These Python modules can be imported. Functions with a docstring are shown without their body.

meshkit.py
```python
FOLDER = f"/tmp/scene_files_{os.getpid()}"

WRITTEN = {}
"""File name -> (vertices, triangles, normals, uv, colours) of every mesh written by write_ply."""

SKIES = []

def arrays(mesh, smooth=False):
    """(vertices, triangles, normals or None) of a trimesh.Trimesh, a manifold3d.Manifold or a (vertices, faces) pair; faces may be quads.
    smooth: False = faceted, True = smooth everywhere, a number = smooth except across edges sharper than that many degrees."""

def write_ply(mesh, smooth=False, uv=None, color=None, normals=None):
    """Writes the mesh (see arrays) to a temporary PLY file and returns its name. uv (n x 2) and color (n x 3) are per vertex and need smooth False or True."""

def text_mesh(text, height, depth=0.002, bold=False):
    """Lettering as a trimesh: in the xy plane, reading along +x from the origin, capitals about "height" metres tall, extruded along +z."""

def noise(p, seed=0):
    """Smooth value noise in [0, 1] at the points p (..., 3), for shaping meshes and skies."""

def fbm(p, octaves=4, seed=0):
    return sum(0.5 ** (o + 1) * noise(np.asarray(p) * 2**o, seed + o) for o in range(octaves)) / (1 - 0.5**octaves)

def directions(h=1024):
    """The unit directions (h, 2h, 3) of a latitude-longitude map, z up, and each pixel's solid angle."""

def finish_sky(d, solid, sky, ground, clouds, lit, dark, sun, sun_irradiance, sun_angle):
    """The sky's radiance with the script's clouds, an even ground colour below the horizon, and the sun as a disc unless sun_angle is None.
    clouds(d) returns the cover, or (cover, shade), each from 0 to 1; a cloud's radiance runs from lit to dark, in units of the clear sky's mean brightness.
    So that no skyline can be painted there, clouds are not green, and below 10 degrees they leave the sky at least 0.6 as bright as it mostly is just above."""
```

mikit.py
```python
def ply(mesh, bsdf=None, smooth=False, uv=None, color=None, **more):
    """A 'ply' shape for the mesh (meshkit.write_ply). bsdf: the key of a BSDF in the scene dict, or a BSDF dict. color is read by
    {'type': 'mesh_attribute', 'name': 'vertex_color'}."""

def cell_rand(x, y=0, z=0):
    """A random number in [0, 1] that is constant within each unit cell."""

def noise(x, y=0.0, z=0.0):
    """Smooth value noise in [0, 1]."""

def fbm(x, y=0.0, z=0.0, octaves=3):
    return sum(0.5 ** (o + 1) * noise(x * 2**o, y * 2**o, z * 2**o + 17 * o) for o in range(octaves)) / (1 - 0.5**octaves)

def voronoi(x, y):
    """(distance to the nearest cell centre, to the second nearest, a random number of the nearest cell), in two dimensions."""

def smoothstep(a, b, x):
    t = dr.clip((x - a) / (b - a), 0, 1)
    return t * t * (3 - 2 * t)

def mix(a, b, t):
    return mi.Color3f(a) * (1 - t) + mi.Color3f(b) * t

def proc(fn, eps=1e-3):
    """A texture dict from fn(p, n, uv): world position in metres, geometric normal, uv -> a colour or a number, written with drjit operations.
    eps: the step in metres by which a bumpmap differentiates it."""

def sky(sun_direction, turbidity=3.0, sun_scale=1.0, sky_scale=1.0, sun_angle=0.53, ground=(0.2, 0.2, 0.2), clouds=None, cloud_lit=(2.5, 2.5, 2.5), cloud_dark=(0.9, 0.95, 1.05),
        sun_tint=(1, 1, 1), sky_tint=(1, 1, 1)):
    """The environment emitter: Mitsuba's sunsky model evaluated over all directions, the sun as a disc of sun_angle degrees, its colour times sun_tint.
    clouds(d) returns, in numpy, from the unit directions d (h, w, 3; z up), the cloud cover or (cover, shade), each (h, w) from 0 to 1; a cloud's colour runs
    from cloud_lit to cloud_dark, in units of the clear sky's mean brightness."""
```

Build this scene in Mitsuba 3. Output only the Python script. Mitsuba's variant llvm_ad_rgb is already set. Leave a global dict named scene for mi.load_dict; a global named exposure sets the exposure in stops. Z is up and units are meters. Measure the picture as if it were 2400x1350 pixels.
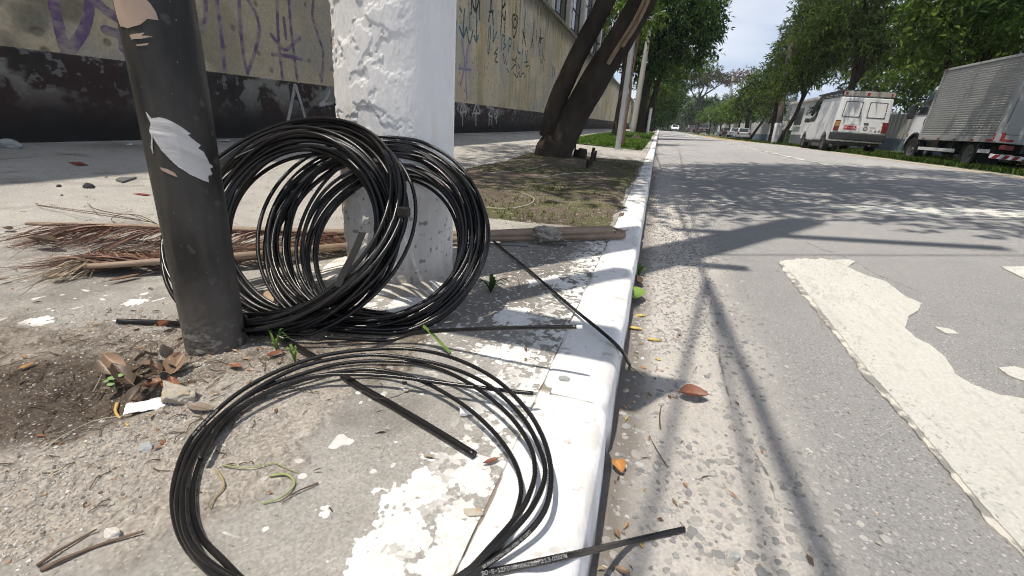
import math, random
import numpy as np, trimesh, manifold3d as m3, shapely
import shapely.geometry as sg
import drjit as dr, mitsuba as mi, mikit, meshkit
from mikit import noise, fbm, voronoi, cell_rand, smoothstep, mix, proc
T = mi.ScalarTransform4f
scene, labels = {}, {}

# ------------------------------------------------------------------ camera, sky, exposure
EYE = np.array([0.0, 0.0, 0.5])
FOC = 1067.0                                      # focal length in pixels of a 2400 x 1350 picture
def _axes(vx=1545.0, vy=302.0, roll=0.055):
    p = np.array([vx - 1200, vy - 675, FOC]); q = p + np.array([1000, 1000 * roll, 0])
    Y = p / np.linalg.norm(p); Z = np.cross(p, q); Z /= np.linalg.norm(Z); Z = -Z if Z[1] > 0 else Z
    X = np.cross(Y, Z); return np.stack([X / np.linalg.norm(X), Y, Z])
AX = _axes()                                      # world x = right across the road, y = along the road, z = up
fwd, upv = AX @ np.array([0, 0, 1.0]), AX @ np.array([0, -1.0, 0])
scene['camera'] = {'type': 'perspective', 'fov': math.degrees(2 * math.atan(1200 / FOC)), 'fov_axis': 'x', 'near_clip': 0.02, 'far_clip': 3000.0,
                   'to_world': T().look_at(origin=EYE.tolist(), target=(EYE + fwd).tolist(), up=upv.tolist())}
COT = 0.33                                        # cotangent of the sun's elevation
SHX, SHY = 0.58, 0.81                             # the way shadows fall on the ground
SUN = np.array([-SHX, -SHY, 1 / COT]); SUN /= np.linalg.norm(SUN)
def clouds(d):
    p = d / (np.abs(d[..., 2:]) + 0.12)
    f = meshkit.fbm(p * np.array([0.9, 0.9, 0.9]) + 3.1, 5, 4)
    f2 = meshkit.fbm(p * 0.35 + 9.0, 3, 8)
    return np.clip(0.10 + np.clip((f * 0.65 + f2 * 0.5 - 0.50) * 4.0, 0, 1) * 0.65, 0, 1), np.clip((f - 0.5) * 1.2, 0, 0.3)
scene['sky'] = mikit.sky(SUN.tolist(), turbidity=2.6, clouds=clouds, ground=(0.22, 0.21, 0.2), sky_scale=.90, sky_tint=(.97, 1.02, 1.10), sun_tint=(.91, .985, 1.09), cloud_lit=(5.0, 5.0, 5.0), cloud_dark=(1.9, 1.95, 2.05))
exposure = 1.6

# ------------------------------------------------------------------ measuring: a point of the ground under a pixel (2400 x 1350)
def ray(px, py):
    d = np.array([px - 1200.0, py - 675.0, FOC]); return AX @ (d / np.linalg.norm(d))
def G(px, py, z=0.0):
    d = ray(px, py); return EYE + d * ((z - EYE[2]) / d[2])
def PY(px, py, y):
    d = ray(px, py); return EYE + d * (y / d[1])
def PX(px, py, x):
    d = ray(px, py); return EYE + d * (x / d[0])
def on(surface, px, py, lift=0.0):
    z = 0.0
    for _ in range(12):
        p = G(px, py, z + lift); z = 0.5 * z + 0.5 * float(surface(p[0], p[1]))
    p = G(px, py, z + lift); return p

# ------------------------------------------------------------------ scene helpers
COUNT = {}
def numbered(name):
    n = COUNT.get(name, -1) + 1; COUNT[name] = n
    return name if n == 0 else f'{name}_{n:03d}'
def thing(name, label, cat, group=None):
    k = numbered(name); labels[k] = {'label': label, 'category': cat}
    if group: labels[k]['group'] = group
    return k
def put(key, mesh, mat, smooth=False, **kw):
    scene[key] = mikit.ply(mesh, mat, smooth, **kw); return key
def part(parent, name, mesh, mat, smooth=False, label=None, kind=None, **kw):
    k = numbered(parent + '__' + name); put(k, mesh, mat, smooth, **kw)
    if label or kind:
        labels[k] = {**({'label': label} if label else {}), **({'kind': kind} if kind else {})}
    return k
def solo(name, mesh, mat, label, cat, smooth=False, group=None, **kw):
    k = thing(name, label, cat, group); put(k, mesh, mat, smooth, **kw); return k
def struct(name, mesh, mat, smooth=False, label=None, kind='structure', **kw):
    k = numbered(name); put(k, mesh, mat, smooth, **kw); labels[k] = {'kind': kind, 'label': label or name.replace('_', ' ')}
    if kind == 'stuff': labels[k]['category'] = name.replace('_', ' ')
    return k
def lin(c):                                       # sRGB 0..255 -> linear
    c = np.asarray(c, float) / 255; return np.where(c < 0.04045, c / 12.92, ((c + 0.055) / 1.055) ** 2.4).tolist()
def mat(key, color, rough=0.6, bump=None, bump_scale=1.0, eps=1e-3, two=True, **kw):
    bc = proc(color) if callable(color) else color if isinstance(color, dict) else {'type': 'rgb', 'value': list(map(float, color))}
    b = {'type': 'principled', 'base_color': bc, 'roughness': rough, **kw}
    if bump is not None:
        b = {'type': 'bumpmap', 'arbitrary': proc(bump, eps), 'scale': bump_scale, 'bsdf': b}
    scene[key] = {'type': 'twosided', 'bsdf': b} if two else b
    return key
VC = {'type': 'mesh_attribute', 'name': 'vertex_color'}

# ------------------------------------------------------------------ mesh helpers
def cat(ms):
    vs, fs, n = [], [], 0
    for v, f in ms:
        v, f = np.asarray(v, float), np.asarray(f, int)
        if f.shape[1] == 4: f = np.vstack([f[:, [0, 1, 2]], f[:, [0, 2, 3]]])
        vs.append(v); fs.append(f + n); n += len(v)
    return np.vstack(vs), np.vstack(fs)
def tm(mesh):
    if hasattr(mesh, 'to_mesh'):
        m = mesh.to_mesh(); return np.array(m.vert_properties[:, :3], float), np.array(m.tri_verts, int)
    if isinstance(mesh, trimesh.Trimesh): return np.array(mesh.vertices), np.array(mesh.faces)
    return mesh
def move(mesh, loc=(0, 0, 0), rotz=0.0, s=1.0):
    v, f = tm(mesh); c, sn = math.cos(rotz), math.sin(rotz)
    v = v * s; return np.stack([v[:, 0] * c - v[:, 1] * sn, v[:, 0] * sn + v[:, 1] * c, v[:, 2]], 1) + np.asarray(loc, float), f
def box(x0, x1, y0, y1, z0, z1, r=0.0):
    if r > 0: return rbox((x0, y0, z0), (x1, y1, z1), r)
    v = np.array([[x, y, z] for x in (x0, x1) for y in (y0, y1) for z in (z0, z1)], float)
    return v, np.array([[0, 1, 3], [0, 3, 2], [4, 6, 7], [4, 7, 5], [0, 4, 5], [0, 5, 1], [2, 3, 7], [2, 7, 6], [0, 2, 6], [0, 6, 4], [1, 5, 7], [1, 7, 3]])
def hull_s(pts, r, seg=8):
    s = m3.Manifold.sphere(r, seg); return m3.Manifold.batch_hull([s.translate(tuple(map(float, p))) for p in pts])
def rbox(a, b, r, seg=8):
    a, b = np.minimum(a, b) + r, np.maximum(a, b) - r
    return tm(hull_s([(x, y, z) for x in (a[0], b[0]) for y in (a[1], b[1]) for z in (a[2], b[2])], r, seg))
def frames(p):
    t = np.gradient(p, axis=0); t /= np.linalg.norm(t, axis=1, keepdims=True) + 1e-12
    n = np.zeros_like(t); a = np.array([0, 0, 1.0]) if abs(t[0, 2]) < 0.9 else np.array([1.0, 0, 0])
    n0 = np.cross(t[0], np.cross(a, t[0])); n[0] = n0 / np.linalg.norm(n0)
    for i in range(1, len(p)):
        v = n[i - 1] - t[i] * (n[i - 1] @ t[i]); n[i] = v / (np.linalg.norm(v) + 1e-12)
    return t, n, np.cross(t, n)
def tube(p, r, sides=8, closed=False, caps=True, wob=None):
    p = np.asarray(p, float); m = len(p); t, n, b = frames(p); r = np.broadcast_to(np.asarray(r, float), (m,))
    a = np.arange(sides) * 2 * np.pi / sides
    rr = r[:, None] * (np.ones((m, sides)) if wob is None else wob)
    v = p[:, None] + rr[..., None] * (np.cos(a)[None, :, None] * n[:, None] + np.sin(a)[None, :, None] * b[:, None])
    k = m if closed else m - 1
    i, j = np.meshgrid(np.arange(k), np.arange(sides), indexing='ij'); i2, j2 = (i + 1) % m, (j + 1) % sides
    q = np.stack([i * sides + j, i * sides + j2, i2 * sides + j2, i2 * sides + j], -1).reshape(-1, 4)
    f = np.vstack([q[:, [0, 1, 2]], q[:, [0, 2, 3]]]); v = v.reshape(-1, 3)
    if caps and not closed:
        n0 = len(v); v = np.vstack([v, p[0], p[-1]]); s = np.arange(sides)
        f = np.vstack([f, np.stack([(s + 1) % sides, s, s * 0 + n0], 1), np.stack([(m - 1) * sides + s, (m - 1) * sides + (s + 1) % sides, s * 0 + n0 + 1], 1)])
    return v, f
def spline(pts, n=60, closed=False):
    p = np.asarray(pts, float)
    if closed: q = np.vstack([p[-1], p, p[0], p[1]])
    else: q = np.vstack([2 * p[0] - p[1], p, 2 * p[-1] - p[-2]])
    out = []; k = len(q) - 3; per = max(2, n // k)
    for i in range(k):
        t = np.linspace(0, 1, per, endpoint=False)[:, None]; a, b, c, d = q[i:i + 4]
        out.append(0.5 * (2 * b + (c - a) * t + (2 * a - 5 * b + 4 * c - d) * t ** 2 + (3 * b - a - 3 * c + d) * t ** 3))
    if not closed: out.append(p[-1:])
    return np.vstack(out)
def grid(X, Y, fz):
    x, y = np.meshgrid(X, Y); z = fz(x, y); v = np.stack([x, y, z], -1).reshape(-1, 3); w, h = len(X), len(Y)
    i, j = np.meshgrid(np.arange(h - 1), np.arange(w - 1), indexing='ij'); a = (i * w + j).ravel()
    return v, np.vstack([np.stack([a, a + 1, a + w + 1], 1), np.stack([a, a + w + 1, a + w], 1)])
def sheet(poly, fz, lift, depth=0.004, step=0.03):
    poly = sg.Polygon(poly).buffer(0) if not hasattr(poly, 'geom_type') else poly
    ms = []
    for g in getattr(poly, 'geoms', [poly]):
        if g.area < 1e-5: continue
        m = trimesh.creation.extrude_polygon(shapely.segmentize(g, step), depth, engine='earcut'); v = np.array(m.vertices)
        v[:, 2] += fz(v[:, 0], v[:, 1]) + lift - depth; ms.append((v, np.array(m.faces)))
    return cat(ms)
def lathe(pr, n=24, axis='x'):
    pr = np.asarray(pr, float); a = np.arange(n) * 2 * np.pi / n; m = len(pr)
    v = np.stack([np.broadcast_to(pr[:, 1:], (m, n)), pr[:, :1] * np.cos(a), pr[:, :1] * np.sin(a)], -1).reshape(-1, 3)
    i, j = np.meshgrid(np.arange(m - 1), np.arange(n), indexing='ij'); j2 = (j + 1) % n
    q = np.stack([i * n + j, i * n + j2, (i + 1) * n + j2, (i + 1) * n + j], -1).reshape(-1, 4)
    return v, np.vstack([q[:, [0, 1, 2]], q[:, [0, 2, 3]]])
def nz(x, y, s, seed=0, oct=3):
    x = np.asarray(x, float); return meshkit.fbm(np.stack([x * s, np.asarray(y, float) * s, np.zeros_like(x) + 0.37], -1), oct, seed)
def sstep(a, b, x):
    t = np.clip((np.asarray(x, float) - a) / (b - a), 0, 1); return t * t * (3 - 2 * t)

# ------------------------------------------------------------------ the lie of the land
_RX = np.array([-0.3, 0, 0.5, 1, 2, 3, 4, 5, 6, 6.6, 7.5, 8.8, 9.6, 12, 40.0])
_RZ = np.array([-0.14, -0.14, -0.116, -0.088, -0.03, 0.022, 0.056, 0.075, 0.07, 0.03, -0.03, -0.02, 0.06, 0.1, 0.3])
_FX = np.linspace(-0.3, 40, 1200); _FZ = np.convolve(np.pad(np.interp(_FX, _RX, _RZ), 8, mode='edge'), np.ones(17) / 17, 'valid')
def road_z(x, y):
    x, y = np.asarray(x, float), np.asarray(y, float)
    a = 1 - 0.95 * sstep(22, 55, y)
    return -0.14 + (np.interp(x, _FX, _FZ) + 0.14) * a
hole = G(235, 930)
def walk_z(x, y):
    x, y = np.asarray(x, float), np.asarray(y, float)
    z = 0.028 * np.clip(-x - 0.6, 0, 10) + 0.11 * sstep(14, 34, y)
    m = np.exp(-(((x + 0.83) / 0.20) ** 2 + ((y - 0.60) / 0.16) ** 2))            # the mound at the black pole
    m2 = np.exp(-(((x + 0.62) / 0.22) ** 2 + ((y - 0.66) / 0.13) ** 2))
    near = np.exp(-(((x + 0.85) / 0.75) ** 2 + ((y - 0.55) / 0.5) ** 2))
    z = z + 0.004 * m + 0.016 * m2 + near * (0.014 * (nz(x, y, 9, 1, 4) - 0.5) + 0.010 * (nz(x, y, 34, 5, 3) - 0.5))
    z = z - 0.05 * np.exp(-(((x - hole[0]) / 0.085) ** 2 + ((y - hole[1]) / 0.05) ** 2))
    z = z + 0.004 * (nz(x, y, 3, 2, 3) - 0.5) * sstep(0.2, 0.5, -x)
    return z

def pw(p): return p[..., 0] if isinstance(p, np.ndarray) else p.x
def blobs(p, circ, soft=0.35, f=9.0, amp=0.5):
    """How far inside any of the circles (cx, cy, r, weight) a point lies, its edge broken by noise."""
    d = mi.Float(-9.0)
    for cx, cy, r, w in circ:
        d = dr.maximum(d, w * (1 - dr.sqrt(dr.square(p.x - cx) + dr.square(p.y - cy)) / r))
    return smoothstep(0, soft, d + amp * (fbm(p.x * f, p.y * f, 0, 4) - 0.5))
def GC(px, py, r, w=1.0):
    g = G(px, py); w = .55 if r < .052 and w == 1.0 and py < 1400 and r not in (.05,) else w; return (float(g[0]), float(g[1]), r, w)
DIRT = [GC(80, 980, .34), GC(-250, 1000, .4), GC(250, 1050, .24), GC(420, 1000, .2), GC(620, 960, .17), GC(690, 880, .15), GC(700, 800, .16), GC(870, 850, .12), GC(560, 840, .13), GC(560, 1080, .11), GC(880, 790, .15), GC(380, 830, .12), GC(150, 1180, .12), GC(-200, 1250, .2)]
SAND = [GC(330, 1120, .2), GC(600, 980, .2), GC(760, 950, .16), GC(640, 1080, .14), GC(150, 1150, .2), GC(60, 1080, .15)]
DARK = [GC(190, 960, .12), GC(90, 960, .16), GC(270, 900, .1), GC(-80, 1000, .2), GC(120, 910, .13), GC(20, 930, .13)]
PAINT = [GC(1000, 1150, .10), GC(960, 1240, .095), GC(900, 1330, .09), GC(1060, 1230, .085), GC(1110, 1120, .07), GC(1090, 1050, .05), GC(1030, 1320, .07), GC(1190, 830, .1), GC(1140, 900, .07), GC(1210, 740, .09), GC(1290, 660, .1), GC(1180, 960, .06), GC(880, 1150, .03), GC(740, 1260, .025), GC(770, 1320, .025), GC(760, 1210, .018),
         GC(85, 770, .05), GC(130, 745, .03), GC(320, 720, .04), GC(640, 690, .05), GC(940, 700, .17), GC(1350, 560, .12), GC(700, 1310, .02), GC(900, 1340, .05)]
def concrete(p):
    n1, n2, n3 = fbm(p.x * 1.7, p.y * 1.7, 0, 4), fbm(p.x * 14, p.y * 14, 3, 4), noise(p.x * 330, p.y * 330)
    c = mix((.25, .24, .222), (.385, .37, .345), dr.clip(n1 * .8 + n2 * .55 - .15, 0, 1))
    c = c * (0.80 + 0.42 * n3)
    c = mix(c, (.12, .11, .10), smoothstep(.60, .78, fbm(p.x * 5, p.y * 5, 8, 4)) * .45)
    c = mix(c, (.55, .53, .49), smoothstep(.86, .93, noise(p.x * 260, p.y * 260, 7)) * .5)
    c = mix(c, (.10, .09, .08), smoothstep(.90, .95, noise(p.x * 170, p.y * 170, 4)) * .5)
    return c
def dirt_col(p):
    n = fbm(p.x * 30, p.y * 30, 2, 4); g = noise(p.x * 260, p.y * 260)
    v, v2, r = voronoi(p.x * 190, p.y * 190)
    c = mix((.15, .127, .103), (.30, .265, .225), smoothstep(.25, .75, n))
    c = mix(c, (.40, .37, .33), blobs(p, SAND, .6, 7, .6) * .75)
    c = mix(c, (.078, .060, .046), blobs(p, DARK, .6, 14, .8) * .85)
    c = c * (.72 + .5 * g) * (.85 + .3 * r)
    return mix(c, (.52, .50, .47), smoothstep(.88, .95, r) * smoothstep(.5, .3, v) * .55 * (1 - .85 * blobs(p, DARK, .5, 14, .8)))
def splat(p, f, lo, hi): return smoothstep(lo, hi, fbm(p.x * f, p.y * f, 11, 5))
def walk_col(p, n, uv):
    c = concrete(p)
    # darker, damp looking strip beside the kerb where soot and paint splashes mix
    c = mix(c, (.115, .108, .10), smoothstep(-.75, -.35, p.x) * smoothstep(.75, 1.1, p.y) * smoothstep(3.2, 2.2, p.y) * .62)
    c = mix(c, (.085, .075, .065), smoothstep(-3.4, -4.9, p.x) * .55 * fbm(p.x * 2, p.y * 2, 1, 3) * 1.6)
    crack = dr.abs(p.y - 5.5 - .6 * p.x - .3 * noise(p.x * 2.5, 1.0)); crack2 = dr.abs(p.x + 3.9 + .35 * noise(p.y * 1.7, 5.0))
    c = mix(c, (.05, .045, .035), smoothstep(.03, .008, crack + .03 * fbm(p.x * 9, p.y * 9, 1, 3)) * .8)
    c = mix(c, (.045, .045, .03), smoothstep(.07, .0, crack2 + .10 * fbm(p.x * 4, p.y * 4, 1, 3)) * .8)
    d = blobs(p, DIRT, .25, 8, .75)
    c = mix(c, dirt_col(p), d)
    pm = smoothstep(.50, .62, blobs(p, PAINT, .9, 15, 1.3) + .9 * (fbm(p.x * 42, p.y * 42, 11, 4) - .5) + .5 * (noise(p.x * 190, p.y * 190, 2) - .5))
    edge = smoothstep(-.30, -.17, p.x + .10 * (fbm(p.x * 9, p.y * 9, 2, 4) - .5)) * splat(p, 75, .42, .52) * smoothstep(2.6, 1.9, p.y)
    drops = smoothstep(.80, .84, noise(p.x * 110 + 9, p.y * 110)) * smoothstep(-.85, -.3, p.x) * smoothstep(2.3, 1.8, p.y) * smoothstep(.62, .85, p.y)
    drops2 = smoothstep(.90, .93, noise(p.x * 45 + 3, p.y * 45)) * smoothstep(-2.0, -1.2, p.x) * smoothstep(1.4, 1.1, p.y)
    w = dr.clip(dr.maximum(dr.maximum(pm, edge), dr.maximum(drops * .85, drops2 * .8)) * (1 - .85 * d * smoothstep(-.42, -.52, p.x)), 0, 1)
    return mix(c, mix((.68, .68, .66), (.80, .80, .79), noise(p.x * 60, p.y * 60)), w * (.80 + .20 * smoothstep(.2, .5, noise(p.x * 160, p.y * 160))))
def walk_bump(p, n, uv):
    d = blobs(p, DIRT, .3, 8, .75); v, v2, r = voronoi(p.x * 190, p.y * 190)
    return noise(p.x * 330, p.y * 330) * .0008 + fbm(p.x * 40, p.y * 40, 0, 4) * .003 + d * (smoothstep(.6, .1, v) * .0025 * r + fbm(p.x * 60, p.y * 60, 5, 4) * .016)
mat('m_walk', walk_col, .85, walk_bump, 1.0, 5e-4, specular=.25)
def seq(*runs):
    out = [np.array([runs[0][0]])]
    for a, b, s in runs: out.append(np.linspace(a, b, max(2, int(round((b - a) / s)) + 1))[1:])
    return np.concatenate(out)
XW = seq((-5.03, -2.6, .12), (-2.6, -.163, .013)); YW = seq((-1.2, .1, .06), (.1, 2.9, .013), (2.9, 8, .1), (8, 40, .8), (40, 190, 5))
wv, wf = grid(XW, YW, walk_z)
last = np.abs(wv[:, 0] + .163) < 1e-6
wv[last, 0] += .0105 + .008 * (nz(wv[last, 1], wv[last, 1] * 0, 11, 5, 3) - .5)
struct('sidewalk', (wv, wf), 'm_walk', True, 'worn grey concrete pavement with white paint splashes and a patch of bare earth')
struct('ground', grid(np.linspace(-400, 400, 9), np.linspace(-30, 900, 9), lambda x, y: x * 0 - .5), mat('m_ground', (.13, .12, .10), .95), label='bare earth beneath and beyond the street')
struct('gap_soil', grid(np.linspace(-.22, -.13, 6), seq((-1.2, 5, .02), (5, 13, .4)), lambda x, y: x * 0 - .0035 + .006 * (nz(x, y, 20, 3, 3) - .6)), mat('m_gap', lambda p, n, uv: mix((.27, .24, .20), (.74, .73, .72), smoothstep(.38, .52, fbm(p.x * 9, p.y * 16, 0, 4))), .95), label='dark soil in the joint behind the kerb')

# ------------------------------------------------------------------ kerb, stone by stone
def kerb_col(p, n, uv):
    w = (.80, .80, .80)
    chip = smoothstep(.72, .76, fbm(p.x * 22, p.y * 22, p.z * 22, 4)) + smoothstep(.90, .93, noise(p.x * 120, p.y * 120, p.z * 120))
    old = smoothstep(2.0, 4.5, p.y)
    chip = dr.clip(chip * .6 + old * smoothstep(.45, .62, fbm(p.x * 10, p.y * 6, 3, 4)) * .75, 0, 1)
    c = mix(w, (.36, .33, .30), chip * .8)
    c = mix(c, (.56, .54, .50), dr.clip(smoothstep(.58, .78, fbm(p.x * 7, p.y * 7, 9, 3)) * .22, 0, 1))
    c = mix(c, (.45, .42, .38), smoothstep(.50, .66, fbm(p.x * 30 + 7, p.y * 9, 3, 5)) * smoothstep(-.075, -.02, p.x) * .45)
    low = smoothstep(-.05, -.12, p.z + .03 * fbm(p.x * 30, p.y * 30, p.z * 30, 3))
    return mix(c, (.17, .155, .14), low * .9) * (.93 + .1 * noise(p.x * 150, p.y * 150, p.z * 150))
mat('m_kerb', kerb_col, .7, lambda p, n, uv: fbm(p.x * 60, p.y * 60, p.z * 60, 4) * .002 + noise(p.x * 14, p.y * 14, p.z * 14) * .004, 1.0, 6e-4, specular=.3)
def kerb_stone(y0, y1, seed, n=14):
    r = .016
    prof = [(-.156, -.16), (-.156, -.012), (-.150, -.003), (-.14, 0)] + [(-.11, .001), (-.07, .001), (-.05, 0)] + \
           [(-.038 + r * 1.5 * math.sin(a), -r * 1.5 + r * 1.5 * math.cos(a)) for a in np.linspace(0, 1.4, 6)] + [(-.006, -.08), (.003, -.22)]
    pr = np.array(prof); ys = np.concatenate([[y0, y0 + .006, y0 + .02], np.linspace(y0 + .05, y1 - .05, n), [y1 - .02, y1 - .006, y1]]); V = []
    for i, y in enumerate(ys):
        e = [1.0, .55, .18][i] if i < 3 else [.18, .55, 1.0][i - len(ys) + 3] if i >= len(ys) - 3 else 0
        q = pr.copy(); q[:, 0] += -.012 * e * (q[:, 0] > -.06); q[:, 1] -= .009 * e * (q[:, 1] > -.08)
        k = np.stack([q[:, 0] * 12, np.full(len(q), y * 9.0), q[:, 1] * 12], -1)
        q[:, 0] += .009 * (meshkit.fbm(k, 3, seed) - .5) * (q[:, 0] > -.12); q[:, 1] += .007 * (meshkit.fbm(k, 3, seed + 7) - .5)
        V.append(np.stack([q[:, 0] - .0006 * y * (y > 3) * (y < 30), np.full(len(q), y), q[:, 1] + .11 * float(sstep(14, 34, y))], -1))
    V = np.array(V); m = len(pr); i, j = np.meshgrid(np.arange(len(ys) - 1), np.arange(m - 1), indexing='ij'); a = (i * m + j).ravel()
    f = np.vstack([np.stack([a, a + m, a + m + 1], 1), np.stack([a, a + m + 1, a + 1], 1)])
    caps = np.vstack([[[0, k, k + 1] for k in range(1, m - 1)], [[(len(ys) - 1) * m + 0, (len(ys) - 1) * m + k + 1, (len(ys) - 1) * m + k] for k in range(1, m - 1)]])
    return V.reshape(-1, 3), np.vstack([f, caps])
labels['kerb'] = {'kind': 'structure', 'label': 'white painted kerb of rounded stones along the road'}
ky = [-.35, .78, 1.765, 2.75, 3.75, 4.8, 5.8, 6.85, 7.9, 8.9, 9.95, 11, 12.1, 13.2, 14.3, 15.4, 16.5]
for i in range(len(ky) - 1):
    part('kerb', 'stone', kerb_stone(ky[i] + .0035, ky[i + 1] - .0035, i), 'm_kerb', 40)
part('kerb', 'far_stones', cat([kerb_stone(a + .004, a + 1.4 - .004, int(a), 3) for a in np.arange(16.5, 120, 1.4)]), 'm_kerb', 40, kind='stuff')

# ------------------------------------------------------------------ road
def road_col(p, n, uv):
    n1, n2 = fbm(p.x * 1.3, p.y * .5, 0, 4), fbm(p.x * 9, p.y * 9, 2, 4)
    c = mix((.215, .214, .216), (.285, .282, .282), dr.clip(n1 * .9 + n2 * .4 - .15, 0, 1))
    v, v2, r = voronoi(p.x * 165, p.y * 165)
    near = smoothstep(7.0, 2.0, p.y)
    c = c * (1 + near * (.40 * (r - .42) * smoothstep(.55, .25, v) + .30 * (noise(p.x * 400, p.y * 400) - .5)))
    c = mix(c, (.50, .48, .45), near * smoothstep(.90, .96, r) * smoothstep(.45, .25, v) * .8)
    c = mix(c, (.10, .10, .10), near * smoothstep(.06, .02, r) * smoothstep(.5, .3, v) * .5)
    # worn gutter strip: big rounded stones showing in pale dusty mortar
    g = smoothstep(.46, .22, p.x + .16 * (fbm(p.x * 4, p.y * 3, 6, 4) - .5)) * smoothstep(9, 3, p.y)
    wx, wy = .45 * noise(p.x * 90, p.y * 90), .45 * noise(p.x * 90, p.y * 90, 4)
    a, a2, q = voronoi(p.x * 78 + wx, p.y * 78 + wy)
    b, b2, q2 = voronoi(p.x * 36 + 5 + wx, p.y * 36 + wy)
    stone = smoothstep(.14, .24, a2 - a) * smoothstep(.48, .55, q); big = smoothstep(.12, .22, b2 - b) * smoothstep(.74, .8, q2) * smoothstep(.5, .38, b)
    dust = mix((.40, .38, .355), (.50, .475, .445), n2) * (.85 + .3 * noise(p.x * 300, p.y * 300))
    sc = mix((.185, .18, .175), (.36, .345, .33), q) * (.85 + .3 * fbm(p.x * 90, p.y * 90, 1, 3))
    mort = mix(mix(dust, sc, stone * smoothstep(1.2, 3.0, p.y) * .6), mix((.26, .255, .25), (.37, .355, .34), q2), big * .7 * smoothstep(1.2, 3.0, p.y))
    c = mix(c, mort, g)
    # dirt at the foot of the kerb, seams in the asphalt
    c = mix(c, (.13, .115, .10), smoothstep(.10, .02, p.x + .05 * (fbm(p.x * 12, p.y * 7, 2, 4) - .5)) * .8)
    seam = dr.abs(p.x - .275 - .045 * (fbm(p.y * 2.5, 3.0, 0, 4) - .5) * 2 - .012 * p.y) + .010 * fbm(p.x * 40, p.y * 40, 0, 3)
    c = mix(c, (.055, .05, .045), smoothstep(.009, .004, seam) * smoothstep(6.5, 4, p.y) * smoothstep(.38, .55, fbm(p.x * 8, p.y * 14, 5, 4)) * .75)
    seam2 = dr.abs(p.x - 1.62 - .1 * fbm(p.y * 3, 8.0, 0, 3) + .24 * p.y) + .008 * fbm(p.x * 40, p.y * 40, 0, 3)
    return mix(c, (.07, .066, .062), smoothstep(.009, .005, seam2) * smoothstep(.4, .6, fbm(p.x * 2, p.y * 2, 4, 3)) * .7)
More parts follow.
